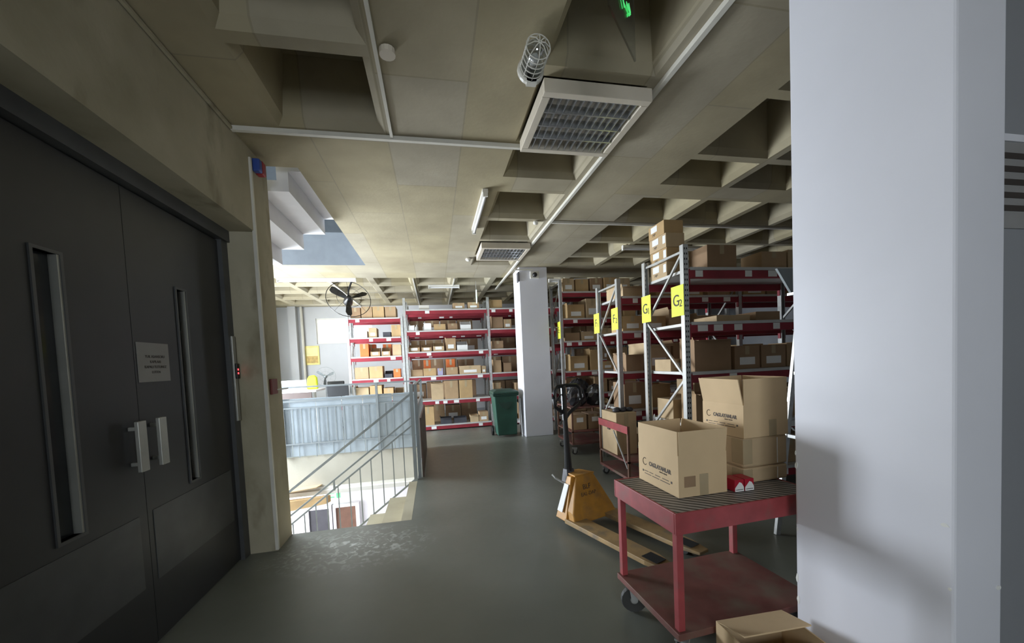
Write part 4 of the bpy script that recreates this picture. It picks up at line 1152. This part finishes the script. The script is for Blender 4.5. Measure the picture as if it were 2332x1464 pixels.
B_ = [((2.17, 5.79, .741), (.13, .13, .20), 3, 'black plastic bag left on the trolley behind the pallet truck handle'),
      ((2.50, 5.80, .741), (.14, .13, .19), 5, 'black plastic bag right on the trolley behind the pallet truck handle'),
      ((2.33, 6.14, .741), (.19, .14, .24), 8, 'black plastic bag at the back of the trolley behind the pallet truck')]
for c, r_, s, l_ in B_: lump('plastic_bag', l_, c, r_, s, M_BAG, 'black bags on the trolley')
# cartons low behind the trolleys
carton(2.08, 5.72, .371, .22, .3, .24, 'closed', CARDS[0], 'low brown carton left under the black bags', 'cartons in the aisle', sticker=(-.5, .5, .5, .8))
carton(2.33, 5.72, .371, .24, .3, .24, 'closed', CARDS[2], 'low brown carton right under the black bags', 'cartons in the aisle', sticker=(-.5, .5, .5, .8))

# ------------------------------------------------------------------ green wheelie bin
wb_ = thing('wheelie_bin', 'dark green wheelie bin standing beside the far column', 'wheelie bin', (1.10, 7.42, 0))
def ringr(x0, x1, y0, y1, z): return [(x0, y0, z), (x1, y0, z), (x1, y1, z), (x0, y1, z)]
MB().loft([ringr(.05, .44, .06, .42, .04), ringr(.0, .46, .0, .46, .84)]).build('bin_body', M_GREEN, wb_, bevel=.02)
MB().loft([ringr(-.02, .48, -.02, .48, .82), ringr(-.03, .49, -.03, .49, .87)]).build('rim', M_DKGREEN, wb_, bevel=.01)
MB().loft([ringr(-.03, .49, -.04, .5, .872), ringr(-.02, .48, -.02, .5, .91), ringr(.06, .4, .08, .44, .945)]).build('lid', M_DKGREEN, wb_, bevel=.012)
MB().tube([(.05, .52, .88), (.41, .52, .88)], .015).build('grip_bar', M_BLACK, wb_)
for x in (-.005, .47):
    mb = MB().lathe([(.04, -.02), (.095, -.022), (.1, -.015), (.1, .015), (.095, .022), (.04, .02)], (0, 0, 0), 20)
    mb.xf(Matrix.Translation((x, .40, .1)) @ Matrix.Rotation(R(90), 4, 'Y')); mb.build('wheel', M_BLACK, wb_)
MB().loft([[(.08, -.003, .70), (.36, -.003, .70), (.30, -.003, .60), (.22, -.003, .56), (.14, -.003, .60)], [(.08, .01, .70), (.36, .01, .70), (.30, .02, .60), (.22, .02, .56), (.14, .02, .60)]]).build('front_badge', M_DKGREEN, wb_)
tag(MB().tube([(1.625, 7.40, .001), (1.625, 7.50, .75)], .012).build('metal_pole', M_GALV), 'thin metal pole leaning between the green bin and the column', 'pole')

# ------------------------------------------------------------------ fans
def fan(lab, loc, r, tilt, rz, m, nb, cage_n, group=None):
    t = thing('electric_fan', lab, 'fan', loc, rz)
    T = Matrix.Rotation(tilt, 4, 'X')
    def ring(rad, y): return [tuple(T @ Vector((rad * math.cos(2 * math.pi * k / 32), y, rad * math.sin(2 * math.pi * k / 32)))) for k in range(32)]
    MB().tube(ring(r, 0), r * .017, 6, closed=True).build('guard_ring', m, t)
    MB().tube(ring(r * .55, -.05), r * .009, 6, closed=True).build('guard_ring', m, t)
    for k in range(cage_n):
        a = 2 * math.pi * k / cage_n
        pts = [T @ Vector((q * r * math.cos(a), -.07 * (1 - q ** 3), q * r * math.sin(a))) for q in (.12, .4, .7, 1)]
        MB().tube(pts, r * .006, 4).build('guard_wire', m, t)
    hb = MB().lathe([(r * .10, -.07), (r * .13, -.03), (r * .2, .03), (r * .22, .14), (r * .12, .2)], (0, 0, 0), 16); hb.xf(T @ Matrix.Rotation(R(-90), 4, 'X'))
    hb.build('motor', m, t, smooth=True)
    for k in range(nb):
        a = 2 * math.pi * (k + .2) / nb; rg = []
        for q, w in ((.15, .12), (.5, .26), (.8, .30), (.93, .16)):
            c = Vector((q * r * math.cos(a), 0, q * r * math.sin(a))); s = Vector((-math.sin(a), 0, math.cos(a))) * w * r * .5
            rg.append([T @ (c - s + Vector((0, -.03, 0))), T @ (c + s + Vector((0, .02, 0))), T @ (c + s + Vector((0, .026, 0))), T @ (c - s + Vector((0, -.024, 0)))])
        MB().loft(rg).build('blade', m, t)
    return t


f1 = fan('large black industrial fan hanging from the far ceiling', (-1.66, 8.5, 2.93), .43, R(-25), R(20), M_BLACK, 3, 8)
MB().tube([(0, .12, .0), (.02, .08, .2), (.08, .0, .37)], .018).build('bracket', M_BLACK, f1)
MB().tube([(0, .1, .0), (-.02, .08, -.22), (-.02, .08, -.33)], [.05, .03, .012]).build('tail', M_BLACK, f1)
f2 = fan('pale pedestal fan standing by the back wall', (-2.75, 10.6, 1.32), .24, 0, R(15), M_RAIL, 3, 12)
MB().tube([(0, .08, -1.30), (0, .08, -.05)], .014).build('pole', M_RAIL, f2)
MB().lathe([(.2, -1.319), (.2, -1.30), (.03, -1.28)], (0, .08, 0), 20).build('base', M_RAIL, f2)
f3 = fan('grey wall fan at the left edge by the concrete pier', (-4.22, 10.6, 1.72), .24, 0, R(75), M_RAIL, 3, 10)
MB().tube([(0, .12, 0), (.0, .17, -.05)], .02).build('bracket', M_RAIL, f3)

# ------------------------------------------------------------------ packing desk area
dk = thing('packing_desk', 'white topped packing desk with dark brown front beyond the railing', 'desk', (-4.2, 9.2, 0))
B(0, 0, 1.02, 1.60, .75, 1.06).build('desk_top', M_WHITEPAINT, dk)
B(.02, .02, .72, 1.50, .05, 1.02).build('front_panel', mat('dark_desk_board', (.045, .024, .018), .5), dk)
for x, y in ((.03, .06), (1.36, .06), (.03, .68), (1.36, .68)): B(x, y, 0, x + .04, y + .04, 1.02).build('leg', M_WHITE, dk)
pc = thing('counter_screen', 'low white screen panel at the back of the packing desk', 'screen', (-4.1, 9.75, 1.061))
B(0, 0, 0, 1.15, .02, .22).build('panel', M_WHITEPAINT, pc)
tag(MB().loft([[(-3.75, 9.35, 1.0605), (-3.35, 9.32, 1.0605), (-3.3, 9.5, 1.0605), (-3.7, 9.52, 1.0605)], [(-3.7, 9.37, 1.14), (-3.45, 9.36, 1.10), (-3.42, 9.48, 1.10), (-3.68, 9.5, 1.13)]]).build('dark_cloth', M_BAG), 'dark folded cloth heap on the white packing desk', 'cloth')
tag(MB().loft([[(-3.3, 9.25, 1.061), (-2.95, 9.22, 1.061), (-2.92, 9.42, 1.061), (-3.28, 9.45, 1.061)], [(-3.29, 9.26, 1.066), (-2.96, 9.24, 1.07), (-2.93, 9.41, 1.066), (-3.27, 9.44, 1.07)]]).build('paper_sheet', M_PAPER), 'loose white paper on the packing desk', 'paper')
ch = thing('swivel_chair', 'office chair with pink seat behind the packing desk', 'chair', (-2.45, 10.1, 0))
MB().lathe([(.02, .1), (.02, .5)], (0, 0, 0), 10).build('gas_column', M_BLACK, ch)
for k in range(5):
    a = 2 * math.pi * k / 5; MB().bar((0, 0, .1), (.26 * math.cos(a), .26 * math.sin(a), .05), .03, .03).build('foot', M_BLACK, ch)
    MB().lathe([(.02, 0), (.025, .02), (.02, .045)], (.26 * math.cos(a), .26 * math.sin(a), 0), 8).build('caster', M_BLACK, ch)
B(-.22, -.2, .5, .22, .22, .57).build('seat', M_PINK, ch, bevel=.02)
MB().bar((0, .2, .52), (0, .26, .95), .05, .02).build('back_stem', M_BLACK, ch)
B(-.2, .22, .8, .2, .28, 1.2).build('backrest', M_BLACK, ch, bevel=.02)
tag(MB().loft([[(-2.90, 9.60, 1.062), (-2.68, 9.60, 1.062), (-2.68, 9.72, 1.062), (-2.90, 9.72, 1.062)], [(-2.89, 9.60, 1.30), (-2.69, 9.60, 1.33), (-2.69, 9.72, 1.33), (-2.89, 9.72, 1.30)], [(-2.85, 9.62, 1.37), (-2.74, 9.62, 1.385), (-2.74, 9.70, 1.385), (-2.85, 9.70, 1.37)]]).build('safety_vest', M_NEON, bevel=.02),
    'neon yellow safety vest bundled on the right end of the packing desk', 'vest')
tb2_ = thing('side_table', 'low white table carrying the black monitor beyond the railing', 'table', (-2.58, 9.1, 0))
B(0, 0, .80, .60, .5, .83).build('table_top', M_WHITE, tb2_)
for x, y in ((.02, .02), (.54, .02), (.02, .44), (.54, .44)): B(x, y, 0, x + .04, y + .04, .80).build('leg', M_WHITE, tb2_)
mo = thing('monitor', 'black monitor seen from behind over the blue grey panels', 'monitor', (-2.17, 9.3, .8305))
B(-.23, -.015, .06, .23, .015, .30).build('screen_case', M_BLACK, mo, bevel=.005)
B(-.1, -.08, 0, .1, .08, .012).build('foot', M_BLACK, mo); B(-.02, 0.012, .0125, .02, .03, .12).build('stand', M_BLACK, mo)
po = thing('wall_poster', 'yellow framed landscape poster on the far grey wall', 'poster', (-3.42, 11.99, 1.92))
B(-.19, -.012, -.27, .19, 0, .27).build('frame', M_POST1, po)
B(-.15, -.014, -.02, .15, -.0125, .22).build('upper_picture', mat('poster_sky', (.78, .72, .35), .6, var=.1), po)
B(-.15, -.014, -.22, .15, -.0125, -.021).build('lower_picture', M_POST2, po)

# ------------------------------------------------------------------ step ladder at right, mostly behind the column
ld = thing('step_ladder', 'grey platform ladder with sheet tray partly hidden behind the big column', 'ladder', (2.29, 2.19, 0))
for y in (0, .42):
    MB().bar((.36, y, 0), (.62, y, 1.92), .025, .04).build('rear_rail', M_GALV, ld)
    MB().bar((1.25, y, 0), (.78, y, 1.92), .025, .04).build('front_rail', M_GALV, ld)
for k in range(6):
    z = .25 + .27 * k; x = 1.25 - .47 * z / 1.92
    B(x - .06, .016, z, x + .06, .404, z + .03).build('tread', M_GALV, ld)
for k in range(3):
    z = .3 + .5 * k; x = .36 + .26 * z / 1.92
    MB().bar((x, .0, z), (x, .42, z), .025, .025).build('cross_bar', M_GALV, ld)
B(.50, -.01, 1.92, .90, .43, 1.94).build('platform', M_GALV, ld)
MB().loft([[(.52, .41, 1.941), (.90, .41, 1.941), (.90, .43, 1.941), (.52, .43, 1.941)], [(.42, .44, 2.14), (.92, .44, 2.14), (.92, .46, 2.14), (.42, .46, 2.14)]]).build('side_sheet', M_RAIL, ld)

# row of racks added beyond the E rack to darken the bright back wall
LV_H = [.28, .86, 1.44, 2.02, 2.60]
rack('farthest rack beyond the E rack, added as dark backdrop, packed with brown cartons', 3.6, [1.85, 1.85], 9.7, 10.4, LV_H, 3.0, 'racks on the right', seed=21)
for i, z in enumerate(LV_H):
    for x_, bn_ in ((3.66, 'left bay'), (5.51, 'right bay')):
        shelf_row(rand_items(1.7, .5, 210 + i + (9 if bn_ == 'right bay' else 0), hr=(.3, .44), styles=('closed',), wr=(.3, .46), mats=(2, 0, 2), gaps=.05), x_, 9.7, z, .6, '%s shelf of added farthest rack %s' % (['bottom', 'second', 'third', 'fourth', 'top'][i], bn_), 'added cartons on the farthest rack')
